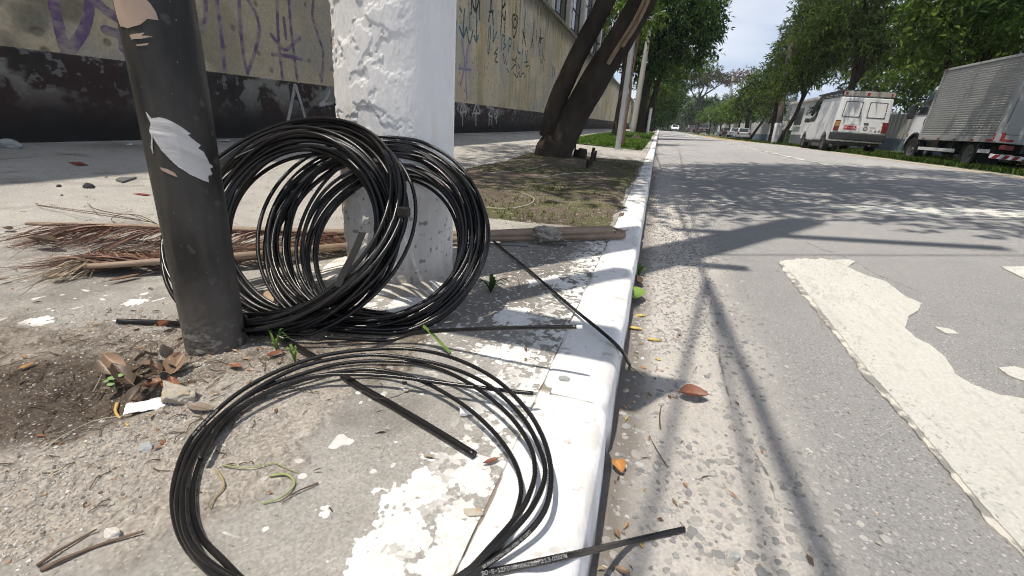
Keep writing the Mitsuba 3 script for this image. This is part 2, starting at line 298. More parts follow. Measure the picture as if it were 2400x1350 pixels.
def road_bump(p, n, uv):
    v, v2, r = voronoi(p.x * 120, p.y * 120); a, a2, q = voronoi(p.x * 78 + .45 * noise(p.x * 90, p.y * 90), p.y * 78 + .45 * noise(p.x * 90, p.y * 90, 4))
    g = smoothstep(.46, .22, p.x + .16 * (fbm(p.x * 4, p.y * 3, 6, 4) - .5)); near = smoothstep(5, 1.5, p.y)
    return near * ((1 - g) * smoothstep(.6, .1, v) * .0022 * r + g * fbm(p.x * 70, p.y * 70, 0, 4) * .006 + noise(p.x * 300, p.y * 300) * .0008) + fbm(p.x * 20, p.y * 20, 0, 3) * .003 * near
mat('m_road', road_col, .82, road_bump, 1.0, 6e-4, specular=.3)
rv, rf = grid(seq((-.25, 2.4, .03), (2.4, 6.1, .15)), seq((-1.2, .2, .1), (.2, 4.5, .03), (4.5, 20, .35), (20, 70, 2), (70, 190, 10)), lambda x, y: road_z(x, y) + .006 * (nz(x, y, 2.2, 9, 3) - .5) * sstep(7, 3, y))
struct('road', (rv, rf), 'm_road', True, 'grey worn asphalt road with pale gritty gutter')
def verge_col(p, n, uv):
    k = fbm(p.x * 2, p.y * 2, 0, 4)
    return mix((.09, .075, .05), (.055, .085, .025), smoothstep(.4, .6, k)) * (.7 + .6 * noise(p.x * 30, p.y * 30))
mat('m_verge', verge_col, .95)
struct('verge', grid(seq((6.05, 12, .3), (12, 30, 6)), seq((-1.2, 70, .8), (70, 190, 20)), lambda x, y: road_z(x, y) + .02 * sstep(6.05, 6.4, x)), 'm_verge', True, 'grassy earth verge on the far side of the road')

# painted road markings: sheets with real thickness, outlines broken by wear
def worn(px, jit, seed, surface=road_z, step=.007):
    pts = np.array([on(surface, *p)[:2] for p in px]); g = shapely.segmentize(sg.Polygon(pts), step); c = np.array(g.exterior.coords)[:-1]
    nrm = np.stack([np.gradient(c[:, 1]), -np.gradient(c[:, 0])], 1); nrm /= np.linalg.norm(nrm, axis=1, keepdims=True) + 1e-9
    c = c + nrm * jit * ((nz(c[:, 0], c[:, 1], 16, seed, 4) - .5) * 2 + (nz(c[:, 0], c[:, 1], 70, seed + 3, 3) - .5) * 1.6)[:, None]
    return sg.Polygon(c).buffer(0)
def paint_col(p, n, uv):
    c = mix((.47, .468, .435), (.57, .566, .53), fbm(p.x * 3, p.y * 1.2, 0, 4)) * (.90 + .18 * noise(p.x * 220, p.y * 220))
    c = mix(c, (.38, .37, .34), smoothstep(.66, .78, fbm(p.x * 30, p.y * 7, 4, 4)) * .35)
    c = mix(c, (.30, .295, .285), smoothstep(.60, .85, fbm(p.x * 90, p.y * 20, 6, 4)) * .35)
    return mix(c, (.2, .195, .19), dr.clip(smoothstep(.80, .90, noise(p.x * 190, p.y * 130, 5)) * .7 * smoothstep(.35, .6, fbm(p.x * 5, p.y * 3, 8, 3)), 0, 1))
mat('m_paint', paint_col, .75, lambda p, n, uv: noise(p.x * 200, p.y * 200) * .0008 + fbm(p.x * 25, p.y * 25, 0, 3) * .002, 1.0, 6e-4)
mat('m_paint_old', lambda p, n, uv: mix((.24, .235, .225), (.56, .54, .49), smoothstep(.42, .6, fbm(p.x * 30, p.y * 30, 0, 4))), .8)
def roadm(x, y): return road_z(x, y) + .006 * (nz(x, y, 2.2, 9, 3) - .5) * sstep(7, 3, y)
bar = [(1832, 618), (1868, 609), (1930, 612), (1988, 610), (2003, 616), (1985, 628), (2030, 648), (2075, 662), (2125, 700), (2157, 713), (2152, 730), (2127, 745), (2121, 772), (2145, 795), (2180, 812), (2214, 842), (2235, 880), (2275, 905), (2340, 930), (2470, 950),
       (2640, 1200), (2560, 1480), (2398, 1300), (2300, 1190), (2250, 1130), (2180, 1045), (2100, 948), (2030, 868), (1960, 778), (1900, 700), (1862, 652)]
halo = [(1822, 616), (1868, 606), (1960, 608), (1996, 612), (1985, 632), (2050, 660), (2100, 700), (2100, 900), (2420, 1330), (2385, 1300), (2325, 1235), (2270, 1180), (2215, 1105), (2160, 1040), (2100, 965), (2035, 893), (1965, 800), (1905, 722), (1850, 655)]
struct('crosswalk_underlayer', sheet(worn(halo, .010, 3), roadm, .004), 'm_paint_old', label='ragged edge of older paint under the crossing bar')
struct('crosswalk_bar', sheet(worn(bar, .0035, 2), roadm, .0064, .0025), 'm_paint', label='broad cream white crossing bar worn to a ragged shape')
for i, f in enumerate([[(2192, 768), (2225, 772), (2250, 785), (2215, 783)], [(2340, 866), (2375, 862), (2440, 880), (2460, 905), (2400, 897), (2360, 882)], [(2345, 627), (2400, 626), (2560, 630), (2600, 665), (2400, 655), (2370, 640)]]):
    struct('crosswalk_fragment', sheet(worn(f, .006, 20 + i), roadm, .0045), 'm_paint', label='small worn fragment of crossing paint')
struct('stop_line', sheet(worn([(1905, 487), (1922, 483), (2050, 485), (2250, 489), (2420, 494), (2600, 500), (2600, 522), (2420, 512), (2200, 506), (2050, 499)], .02, 5, step=.06), roadm, .005), 'm_paint', label='white stop line across the road in tree shade')
struct('stop_line', sheet(worn([(1612, 470), (1660, 468), (1720, 476), (1735, 482), (1690, 482), (1620, 479)], .02, 6, step=.04), roadm, .005), 'm_paint_old', label='worn left end of the white stop line')
xl = float(on(road_z, 1850, 368)[0])
struct('lane_line', sheet(sg.Polygon([(xl - .05, 8.5), (xl + .06, 8.5), (xl + .05, 60), (xl - .05, 60)]), road_z, .005, step=.4), mat('m_lane', lambda p, n, uv: mix((.2, .198, .196), (.45, .44, .41), smoothstep(.42, .6, fbm(p.x * 12, p.y * 3, 0, 4))), .8), label='faint white lane line')
struct('edge_line', sheet(sg.Polygon([(5.50, -1), (5.62, -1), (5.62, 90), (5.50, 90)]), road_z, .005, step=.5), mat('m_yellow', lambda p, n, uv: mix((.36, .29, .15), (.52, .39, .14), fbm(p.x * 8, p.y * 3, 0, 4)), .8), label='yellow line along the far edge of the road')

# ------------------------------------------------------------------ white concrete pole
def fl(th, z, seed=0):                             # how many millimetres of old plaster are left at a place of the shaft
    p = np.stack([np.cos(th) * 2.3, np.sin(th) * 2.3, z * 11.0], -1)
    f = meshkit.fbm(p, 6, 31 + seed); pit = meshkit.fbm(p * 1.5 + 5, 4, 40)
    edge = sstep(.475, .480, f + .16 * (meshkit.fbm(p * 4, 3, 4) - .5))
    return edge, sstep(.78, .81, pit), f
WP = np.array([-.766, 1.306]); WR = .1705
def pole_mesh():
    zs = seq((-.12, 1.0, .0035), (1.0, 1.6, .05), (1.6, 9.2, .4)); th = np.linspace(0, 2 * np.pi, 420, endpoint=False)
    Th, Z = np.meshgrid(th, zs); e, pit, f = fl(Th, Z)
    face = np.clip(np.cos(Th - math.radians(215)) * 1.3 + .35, 0, 1)           # the weathered side carries thick flaking coats, the other is smoother
    thick = (.0034 * e + .0022 * sstep(.545, .55, f)) * face + .0009 * (meshkit.fbm(np.stack([np.cos(Th) * 9, np.sin(Th) * 9, Z * 22], -1), 3, 3) - .5) - .004 * pit * face + .0015 * (meshkit.fbm(np.stack([np.cos(Th) * 3, np.sin(Th) * 3, Z * 7], -1), 3, 13) - .5)
    thick = thick + .0011 * (meshkit.noise(np.stack([np.cos(Th) * 30, np.sin(Th) * 30, Z * 7], -1), 8) - .5) * face
    r = WR - .003 * (Z - 1).clip(0, 9) + thick * (Z < 1.3) + .006 * sstep(.05, -.02, Z)
    wob = .003 * (meshkit.noise(np.stack([np.cos(Th) * 1.2, np.sin(Th) * 1.2, Z * 2], -1), 2) - .5); r = r + wob
    v = np.stack([WP[0] + r * np.cos(Th) + .010 * Z, WP[1] + r * np.sin(Th), Z], -1).reshape(-1, 3)
    h, w = Th.shape; i, j = np.meshgrid(np.arange(h - 1), np.arange(w), indexing='ij'); j2 = (j + 1) % w
    q = np.stack([i * w + j, i * w + j2, (i + 1) * w + j2, (i + 1) * w + j], -1).reshape(-1, 4)
    white = np.array([.80, .80, .80]); grey = np.array([.40, .375, .33]); base = np.array([.70, .68, .65])
    line = .285 + .035 * (meshkit.fbm(np.stack([np.cos(Th) * 5, np.sin(Th) * 5, Z * 5], -1), 4, 71) - .5) * 2
    low = sstep(line + .006, line - .006, Z)[..., None]
    c = white * (.95 + .1 * (f - .5))[..., None]; rim = (np.exp(-((f + .16 * (meshkit.fbm(np.stack([np.cos(Th) * 9.2, np.sin(Th) * 9.2, Z * 44], -1), 3, 4) - .5) - .477) / .012) ** 2) * .35 * face * sstep(.4, .6, meshkit.noise(np.stack([np.cos(Th) * 3, np.sin(Th) * 3, Z * 8], -1), 91)))[..., None]; c = c * (1 - rim) + np.array([.42, .40, .36]) * rim
    stain = (sstep(.60, .75, meshkit.fbm(np.stack([np.cos(Th) * 2.5 + 4, np.sin(Th) * 2.5, Z * 2.2], -1), 4, 55)) * .5)[..., None]
    c = c * (1 - stain) + np.array([.66, .60, .52]) * stain
    flakes = (sstep(.58, .62, meshkit.fbm(np.stack([np.cos(Th) * 4, np.sin(Th) * 4, Z * 12], -1), 4, 77)))[..., None]
    b = base * (.84 + .3 * meshkit.fbm(np.stack([np.cos(Th) * 6, np.sin(Th) * 6, Z * 6], -1), 4, 20))[..., None]
    b = b * (1 - .5 * flakes) + np.array([.78, .77, .75]) * .5 * flakes
    dark = (sstep(.13, .0, Z + .09 * (meshkit.fbm(np.stack([np.cos(Th) * 8, np.sin(Th) * 8, Z * 14], -1), 4, 60) - .5)) * .55)[..., None]
    b = b * (1 - dark) + np.array([.17, .14, .11]) * dark
    c = c * (1 - low) + b * low
    spots = sstep(.80, .84, meshkit.noise(np.stack([np.cos(Th) * 17, np.sin(Th) * 17, Z * 60], -1), 5))[..., None] * low
    c = c * (1 - .7 * spots) + np.array([.14, .12, .1]) * .7 * spots
    return (v, np.vstack([q[:, [0, 1, 2]], q[:, [0, 2, 3]]])), np.clip(c, 0, 1).reshape(-1, 3)
mat('m_wpole', VC, .75, lambda p, n, uv: noise(p.x * 260, p.y * 260, p.z * 110) * .0006 + fbm(p.x * 90, p.y * 90, p.z * 30, 3) * .0018, 1.0, 5e-4, specular=.3)
k = thing('utility_pole', 'thick white painted concrete pole with flaking paint and bare grey foot', 'pole')
pm, pc = pole_mesh(); part(k, 'shaft', pm, 'm_wpole', True, color=pc)
mat('m_steel', (.25, .25, .25), .5, metallic=.6)
part(k, 'cross_arm', box(-1.3, .5, 1.10, 1.2, 7.6, 7.72), 'm_steel'); part(k, 'bracket', box(-.75, -.35, 1.12, 1.2, 4.35, 4.43), 'm_steel')
# patch of thick old mortar round the foot
def skirt(r, t): return grid(np.linspace(-1.05, -.45, 90), np.linspace(1.0, 1.32, 60), lambda x, y: walk_z(x, y) - .012 + .030 * sstep(.30, .17, np.hypot(x - WP[0], (y - WP[1])) + .07 * (nz(x, y, 10, 4, 4) - .5)) + .008 * (nz(x, y, 30, 5, 3) - .5))
mat('m_mortar', lambda p, n, uv: mix((.42, .39, .34), (.72, .70, .66), smoothstep(.42, .58, fbm(p.x * 16, p.y * 16, 0, 4))), .85, lambda p, n, uv: fbm(p.x * 60, p.y * 60, 0, 4) * .004, 1.0, 5e-4)
struct('mortar_collar', skirt(0, 0), 'm_mortar', True, 'rough pale mortar spilled round the foot of the white pole')

# ------------------------------------------------------------------ black steel pole
BP = np.array([-.842, .662]); BR = .056; BLEAN = np.array([.020, -.004])
def bp_at(th, z, r): return np.stack([BP[0] + BLEAN[0] * z + r * np.cos(th), BP[1] + BLEAN[1] * z + r * np.sin(th), z], -1)
def bp_col(p, n, uv):
    n1 = fbm(p.x * 18, p.y * 18, p.z * 5, 4)
    c = mix((.016, .0155, .015), (.046, .043, .040), smoothstep(.35, .7, n1))
    c = mix(c, (.085, .075, .062), smoothstep(.50, .75, fbm(p.x * 34 + 3, p.y * 34, p.z * 4, 4)) * .45)
    c = mix(c, (.20, .175, .15), smoothstep(.66, .78, fbm(p.x * 60, p.y * 60, p.z * 40, 4)) * .22)
    c = mix(c, (.115, .105, .095), smoothstep(.24, .02, p.z + .10 * (fbm(p.x * 20, p.y * 20, p.z * 20, 4) - .5)) * .85)
    c = mix(c, (.30, .28, .25), smoothstep(.10, .03, p.z) * smoothstep(.55, .66, fbm(p.x * 70, p.y * 70, p.z * 70, 3)) * .7)
    c = mix(c, (.55, .55, .55), smoothstep(.965, .975, noise(p.x * 240, p.y * 240, p.z * 240)) * .6)
    return c
mat('m_bpole', bp_col, .48, lambda p, n, uv: fbm(p.x * 50, p.y * 50, p.z * 25, 4) * .0022 + smoothstep(.14, .0, p.z) * fbm(p.x * 120, p.y * 120, p.z * 120, 3) * .006, 1.0, 5e-4, specular=.4)
kb = thing('steel_pole', 'black painted steel pole smeared with white paint standing before the cable coils', 'pole')
zz = seq((-.1, 1.1, .02), (1.1, 3.75, .1)); th = np.linspace(0, 2 * np.pi, 72, endpoint=False); Th, Z = np.meshgrid(th, zz)
wv2 = BR + .0016 * (meshkit.fbm(np.stack([np.cos(Th) * 3, np.sin(Th) * 3, Z * 6], -1), 3, 5) - .5) + .004 * sstep(.03, -.03, Z)
v = bp_at(Th, Z, wv2).reshape(-1, 3); w = 72; i, j = np.meshgrid(np.arange(len(zz) - 1), np.arange(w), indexing='ij'); j2 = (j + 1) % w
q = np.stack([i * w + j, i * w + j2, (i + 1) * w + j2, (i + 1) * w + j], -1).reshape(-1, 4)
top = bp_at(np.zeros(1), np.array([3.80]), 0.0)
cap = np.stack([(len(zz) - 1) * w + np.arange(w), (len(zz) - 1) * w + (np.arange(w) + 1) % w, np.full(w, len(v))], 1)
part(kb, 'shaft', (np.vstack([v, top]), np.vstack([q[:, [0, 1, 2]], q[:, [0, 2, 3]], cap])), 'm_bpole', True)
def on_pole(px, py):                               # angle and height on the black pole under a pixel
    d = ray(px, py); o = EYE.copy(); z = .5
    for _ in range(6):
        c = BP + BLEAN * z; a = d[0] ** 2 + d[1] ** 2; b = 2 * ((o[0] - c[0]) * d[0] + (o[1] - c[1]) * d[1]); e = (o[0] - c[0]) ** 2 + (o[1] - c[1]) ** 2 - BR ** 2
        disc = b * b - 4 * a * e; t = (-b - math.sqrt(max(disc, 0))) / (2 * a); P = o + d * t; z = P[2]
    return math.atan2(P[1] - c[1], P[0] - c[0]), z
def pole_patch(px, thick, seed, jit=.0, step=.004):
    uv = np.array([on_pole(*p) for p in px]); uv[:, 0] = np.unwrap(uv[:, 0]); flat = np.stack([uv[:, 0] * BR, uv[:, 1]], 1)
    g = shapely.segmentize(sg.Polygon(flat).buffer(0), step); g = max(getattr(g, 'geoms', [g]), key=lambda a: a.area); c = np.array(g.exterior.coords)[:-1]
    c = c + jit * (np.stack([nz(c[:, 0], c[:, 1], 90, seed), nz(c[:, 0], c[:, 1], 90, seed + 1)], 1) - .5)
    xs = np.arange(c[:, 0].min(), c[:, 0].max() + .003, .003); ys = np.arange(c[:, 1].min(), c[:, 1].max() + .003, .003)
    g = sg.Polygon(c).buffer(0); ms = []
    m = cat([tm(trimesh.creation.extrude_polygon(h, 1.0, engine='earcut')) for x in xs[:-1] for h in
             [a for a in (lambda k: getattr(k, 'geoms', [k]))(g.intersection(sg.box(x, ys[0] - 1, x + .003, ys[-1] + 1))) if a.geom_type == 'Polygon' and a.area > 1e-7]])
    v, f = m; r = BR + .0008 + thick * v[:, 2] * (.6 + .8 * nz(v[:, 0], v[:, 1], 120, seed))
    return bp_at(v[:, 0] / BR, v[:, 1], r), f
mat('m_smear', lambda p, n, uv: mix((.42, .415, .41), (.64, .63, .62), fbm(p.x * 60 + p.z * 60, p.y * 60 + p.z * 90, 0, 4)), .55, lambda p, n, uv: fbm(p.x * 40 + p.z * 260, p.z * 120, 0, 3) * .0015, 1.0, 4e-4)
mat('m_copper', lambda p, n, uv: mix((.30, .20, .15), (.46, .36, .29), fbm(p.x * 50, p.y * 50, p.z * 20, 4)), .6)
part(kb, 'paint_smear', pole_patch([(344, 263), (356, 278), (372, 275), (392, 279), (415, 291), (432, 303), (447, 313), (440, 316), (458, 332), (470, 341), (463, 346), (476, 356), (483, 370), (489, 383), (498, 390), (490, 396), (496, 408), (486, 412), (488, 427), (470, 421), (445, 408), (420, 392), (398, 372), (380, 352), (366, 330), (359, 318), (360, 360), (356, 345), (357, 320), (352, 306), (355, 290)], .0012, 3, .003), 'm_smear', 30, label='feather shaped smear of thick white paint')
part(kb, 'bare_patch', pole_patch([(264, -12), (330, -12), (352, 8), (366, 28), (372, 48), (345, 44), (330, 58), (300, 66), (284, 62), (276, 40)], .0004, 5, .003), 'm_copper', 30, label='pinkish patch where the black paint is scraped off')
part(kb, 'bare_patch', pole_patch([(305, 82), (340, 77), (333, 84), (360, 86), (340, 90), (310, 93)], .0003, 6, .002), 'm_copper', 30)
part(kb, 'bare_patch', pole_patch([(320, 105), (350, 101), (345, 106), (322, 108)], .0003, 7, .002), 'm_copper', 30)
part(kb, 'bare_patch', pole_patch([(376, 392), (392, 396), (410, 405), (416, 415), (398, 408), (380, 399)], .0003, 8, .002), 'm_copper', 30)
mat('m_sign', (.30, .31, .33), .45, metallic=.5)
part(kb, 'sign_plate', rbox((-.74, .555, 1.42), (-.25, .565, 2.12), .004), 'm_sign')
part(kb, 'sign_bracket', box(-.86, -.34, .575, .60, 1.60, 1.63), 'm_steel'); part(kb, 'sign_bracket', box(-.86, -.34, .575, .60, 2.0, 2.03), 'm_steel')

# ------------------------------------------------------------------ cables
def cable_col(p, n, uv):
    c = mix((.006, .006, .007), (.012, .012, .013), fbm(p.x * 30, p.y * 30, p.z * 30, 3))
    dust = smoothstep(.93, .95, noise(p.x * 520, p.y * 520, p.z * 520)) * smoothstep(.10, .0, p.z) * .5
    return mix(c, (.22, .20, .18), dust + .05 * smoothstep(.45, .75, fbm(p.x * 12, p.y * 12, p.z * 12, 4)) * smoothstep(.3, 0, p.z))
mat('m_cable', cable_col, .27, lambda p, n, uv: noise(p.x * 400, p.y * 400, p.z * 400) * .00012, 1.0, 3e-4, specular=.5)
mat('m_tape', (.012, .012, .013), .3, specular=.5)
mat('m_print', (.42, .42, .41), .6)
mat('m_core', (.78, .78, .76), .5)
def ring(par, R=None, offn=0.0, offr=0.0, seed=0, amp=.0035, n=150, k=1.0, rad=.0054, floor=True):
    cx, cy, cz, az, tilt, r0 = par; rg = np.random.default_rng(seed)
    nr = np.array([math.cos(tilt) * math.cos(az), math.cos(tilt) * math.sin(az), math.sin(tilt)]); e1 = np.array([-math.sin(az), math.cos(az), 0]); e2 = np.cross(nr, e1)
    t = np.linspace(0, 2 * np.pi, n, endpoint=False); ph = rg.uniform(0, 6.28, 8)
    r = (R or r0) + offr + amp * sum(rg.normal() * np.sin(m * t + ph[m]) / m for m in (1, 2, 3, 4))
    o = offn + amp * 2.2 * sum(rg.normal() * np.sin(m * t + ph[m + 3]) / m for m in (1, 2, 3))
    p = np.array([cx, cy, cz]) + r[:, None] * (np.cos(t)[:, None] * e1 + np.sin(t)[:, None] * e2) + o[:, None] * nr
    p = EYE + (p - EYE) * k
    if floor:
        g = walk_z(p[:, 0], p[:, 1]) + rad * .9 + rg.uniform(0, .012); d = g - p[:, 2]; p[:, 2] = np.where(d > -.01, g + .0025 * np.log1p(np.exp(-np.clip(d, -.05, .3) / .0025)), p[:, 2])
    # keep clear of the two poles
    for c, rr in ((WP, WR + .004), (BP, BR + .002)):
        u = p[:, :2] - c; dd = np.linalg.norm(u, axis=1); m = dd < rr + rad
        p[m, :2] = c + u[m] / dd[m, None] * (rr + rad)
    return p
def lerp_par(a, b, t): return [x + (y - x) * t for x, y in zip(a, b)]
F_OUT = [-.8524, .9218, .2461, -1.5097, .753, .3099]; F_IN = [-.819, .9174, .2173, -1.4348, .3778, .2123]
R_OUT = [-.6282, .9569, .2282, -1.2277, .7125, .2752]; R_IN = [-.6151, .9712, .1888, -1.4952, .5425, .1971]
CR = .0047
kf = thing('cable_coil', 'black cable coil standing upright on the left, nearest the black pole', 'cable coil', 'coils of black cable')
rg = np.random.default_rng(11)
for i in range(12):
    part(kf, 'turn', tube(ring(F_OUT, k=.985, offn=-.034 + .006 * i + rg.uniform(-.010, .010), offr=-.055 * rg.uniform(0, 1) ** 1.2, amp=.0062, seed=100 + i), CR, 8, True), 'm_cable', True)
for i in range(6):
    part(kf, 'turn', tube(ring(lerp_par(F_OUT, F_IN, .25 + .5 * i / 5), k=.985, offn=rg.uniform(-.02, .02), seed=130 + i, amp=.006), CR, 8, True), 'm_cable', True)
for i in range(11):
    part(kf, 'turn', tube(ring(F_IN, k=.985, offn=rg.uniform(-.022, .022), offr=-.014 + .042 * i / 10 + rg.uniform(-.005, .005), amp=.005, seed=150 + i), CR, 8, True), 'm_cable', True)
kr = thing('cable_coil', 'black cable coil standing upright on the right, leaning on the white pole', 'cable coil', 'coils of black cable')
for i in range(13):
    part(kr, 'turn', tube(ring(R_OUT, offn=rg.uniform(-.026, .026), offr=-.052 * i / 12 + rg.uniform(-.004, .004), amp=.005, seed=200 + i, k=1.075), CR, 8, True), 'm_cable', True)
for i in range(9):
    part(kr, 'turn', tube(ring(lerp_par(R_OUT, R_IN, .12 + .8 * i / 8), offn=rg.uniform(-.012, .012), seed=230 + i, amp=.007, k=1.075), CR, 8, True), 'm_cable', True)
for i in range(4):
    part(kr, 'turn', tube(ring(R_IN, offn=rg.uniform(-.02, .02), offr=rg.uniform(-.006, .014), seed=250 + i, amp=.004, k=1.075), CR, 8, True), 'm_cable', True)
# tie and tape
def seg_px(pts): return spline(np.array([EYE + (ray(a, b)) * d for a, b, d in pts]), 40)
tie = EYE + ray(946, 497) * 1.055
part(kf, 'tie', move(rbox((-.014, -.008, -.011), (.014, .008, .011), .003), tie), 'm_tape', 30, label='black tie binding the turns together')
tp = seg_px([(850, 545, 1.02), (826, 600, 1.0), (805, 640, .99), (790, 672, .98)])
tt, nn, bb = frames(tp); strap = np.concatenate([tp + bb * .009, tp - bb * .009]); m = len(tp); i = np.arange(m - 1)
def strip(p, w, h, up=None):                       # a flat strap with thickness along a path
    t, n, b = frames(np.asarray(p)); c = [(w, h), (-w, h), (-w, -h), (w, -h)]; m = len(p)
    v = np.stack([p + b * x + n * y for x, y in c], 1).reshape(-1, 3); i, j = np.meshgrid(np.arange(m - 1), np.arange(4), indexing='ij')
    q = np.stack([i * 4 + j, i * 4 + (j + 1) % 4, (i + 1) * 4 + (j + 1) % 4, (i + 1) * 4 + j], -1).reshape(-1, 4)
    return v, np.vstack([q[:, [0, 1, 2]], q[:, [0, 2, 3]], [[0, 1, 2], [0, 2, 3]], [[4 * m - 4, 4 * m - 2, 4 * m - 3], [4 * m - 4, 4 * m - 1, 4 * m - 2]]])
part(kf, 'tape', strip(tp, .008, .0012), 'm_tape', 30, label='shiny flat strip of black tape')
# tails of the standing coils
def path_on(px, lifts, surface=walk_z, n=60): return spline(np.array([on(surface, a, b, l) for (a, b), l in zip(px, lifts)]), n)
S = G(1370, 880); best = min(np.linspace(.02, .2, 400), key=lambda z: np.linalg.norm(np.cross((S + z * np.array([-COT * SHX, -COT * SHY, 1]) - EYE) / 1.0, ray(1360, 765))))
tipA = S + best * np.array([-COT * SHX, -COT * SHY, 1]); a0 = on(walk_z, 905, 797, .012); a1 = on(walk_z, 985, 779, .035)
A = spline(np.array([on(walk_z, 760, 790, .02), a0, a1 , a1 + (tipA - a1) * .5 + [0, 0, .003], tipA]), 80)
part(kr, 'tail', tube(A, .0046, 10), 'm_cable', True); d = A[-1] - A[-2]; d /= np.linalg.norm(d)
part(kr, 'tail_core', tube([tipA - d * .001, tipA + d * .011], .0037, 10), 'm_core', 40, label='bare white core at the cut cable end')
kedge = on(lambda x, y: 0, 1442, 806, .008)
Bp = np.array([on(walk_z, 1080, 500, .16), on(walk_z, 1150, 560, .02), on(walk_z, 1230, 625, .012), on(walk_z, 1330, 712, .014), kedge, on(road_z, 1476, 855, .006)])
Bc = spline(Bp, 80); part(kr, 'tail', tube(Bc, .0046, 10), 'm_cable', True, label='long straight cable end lying over the kerb into the gutter')
part(kr, 'tail_fibre', tube(spline(np.array([Bc[-1], on(road_z, 1490, 868, .004), on(road_z, 1508, 884, .003)]), 10), .0012, 5), mat('m_fibre', (.30, .24, .13), .6), True)
Ep = path_on([(276, 752), (330, 754), (400, 757), (470, 764), (560, 772), (640, 775)], [.008, .008, .010, .012, .014, .02])
part(kf, 'tail', tube(Ep, .0058, 10), 'm_cable', True); part(kf, 'tail_fibre', tube([Ep[0], on(walk_z, 264, 752, .006)], [.003, .0012], 6), 'm_core', True)
C1 = path_on([(650, 788), (680, 803), (712, 822), (748, 843)], [.018, .012, .009, .008]); part(kf, 'tail', tube(C1, .0060, 12), 'm_cable', True)
Cp = path_on([(803, 880), (850, 910), (900, 938), (1010, 1003), (1112, 1066)], [.008, .008, .008, .008, .0075])
solo('cable_offcut', tube(Cp, .0062, 12), 'm_cable', 'thick straight offcut of black cable lying on the concrete inside the flat loop', 'cable', True)

# the flat coil on the ground: four big turns and two free ends
kl = thing('cable_coil', 'loose flat loop of black cable lying on the earth across the kerb', 'cable coil', 'coils of black cable')
def floor_z(x, y): return np.maximum(walk_z(x, y), 0)
TURNS = [
 ([(405, 1180), (413, 1110), (440, 1040), (485, 985), (560, 920), (650, 870), (760, 833), (880, 818), (980, 820), (1070, 842), (1160, 888), (1230, 955), (1270, 1020), (1290, 1090), (1288, 1160), (1262, 1220), (1200, 1280), (1100, 1345), (960, 1400), (760, 1420), (560, 1380), (470, 1320), (422, 1255)], [.006, .006, .008, .012, .018, .025, .032, .04, .046, .052, .056, .055, .05, .045, .038, .03, .02, .012, .01, .008, .006, .006, .006]),
 ([(428, 1190), (436, 1115), (470, 1040), (530, 965), (620, 900), (720, 855), (850, 832), (960, 840), (1060, 863), (1150, 906), (1222, 975), (1262, 1045), (1278, 1110), (1250, 1185), (1190, 1255), (1085, 1345), (940, 1420), (740, 1430), (560, 1360), (480, 1310), (440, 1255)], [.018, .017, .018, .02, .026, .03, .036, .042, .044, .046, .044, .04, .035, .028, .022, .016, .016, .016, .016, .018, .018]),
 ([(418, 1150), (445, 1060), (500, 990), (590, 922), (690, 882), (800, 852), (920, 846), (1020, 862), (1110, 905), (1190, 970), (1240, 1040), (1254, 1105), (1240, 1160), (1215, 1205), (1160, 1270), (1060, 1370), (900, 1450), (700, 1440), (520, 1360), (450, 1290), (420, 1220)], [.014, .013, .014, .016, .022, .025, .03, .034, .036, .036, .034, .03, .026, .02, .016, .012, .012, .012, .014, .014, .014]),
 ([(452, 1185), (460, 1110), (492, 1040), (560, 962), (640, 915), (720, 888), (820, 868), (900, 869), (990, 894), (1080, 945), (1150, 1005), (1200, 1072), (1221, 1135), (1214, 1190), (1180, 1270), (1120, 1345), (1000, 1450), (760, 1480), (600, 1385), (520, 1310), (470, 1255)], [.007, .007, .008, .01, .014, .017, .02, .022, .024, .026, .026, .024, .02, .016, .012, .008, .006, .006, .007, .007, .007])]
LOOPS = []
for px, lf in TURNS:
    p = spline(np.array([on(floor_z, a, b, l) for (a, b), l in zip(px, lf)]), 190, True); LOOPS.append(p)
    part(kl, 'turn', tube(p, .0038, 10, True), 'm_cable', True)
Tp = path_on([(470, 1075), (520, 990), (590, 938), (690, 893), (770, 878), (900, 880), (1050, 899), (1180, 915), (1250, 922)], [.02, .022, .024, .026, .028, .03, .034, .036, .037], floor_z)
part(kl, 'tail', tube(Tp, .0038, 10), 'm_cable', True); part(kl, 'tail_core', tube([Tp[-1], Tp[-1] + (Tp[-1] - Tp[-2]) / np.linalg.norm(Tp[-1] - Tp[-2]) * .006], .0026, 8), 'm_steel', True)
Dp = spline(np.array([on(floor_z, 900, 1420, .02), on(floor_z, 1000, 1375, .012), on(floor_z, 1120, 1347, .008), on(floor_z, 1200, 1331, .007), on(lambda x, y: 0, 1325, 1304, .008), on(road_z, 1470, 1270, .02), on(road_z, 1603, 1240, .006)]), 90)
part(kl, 'tail', tube(Dp, .0046, 12), 'm_cable', True, label='straight cable end stretching over the kerb to the road')
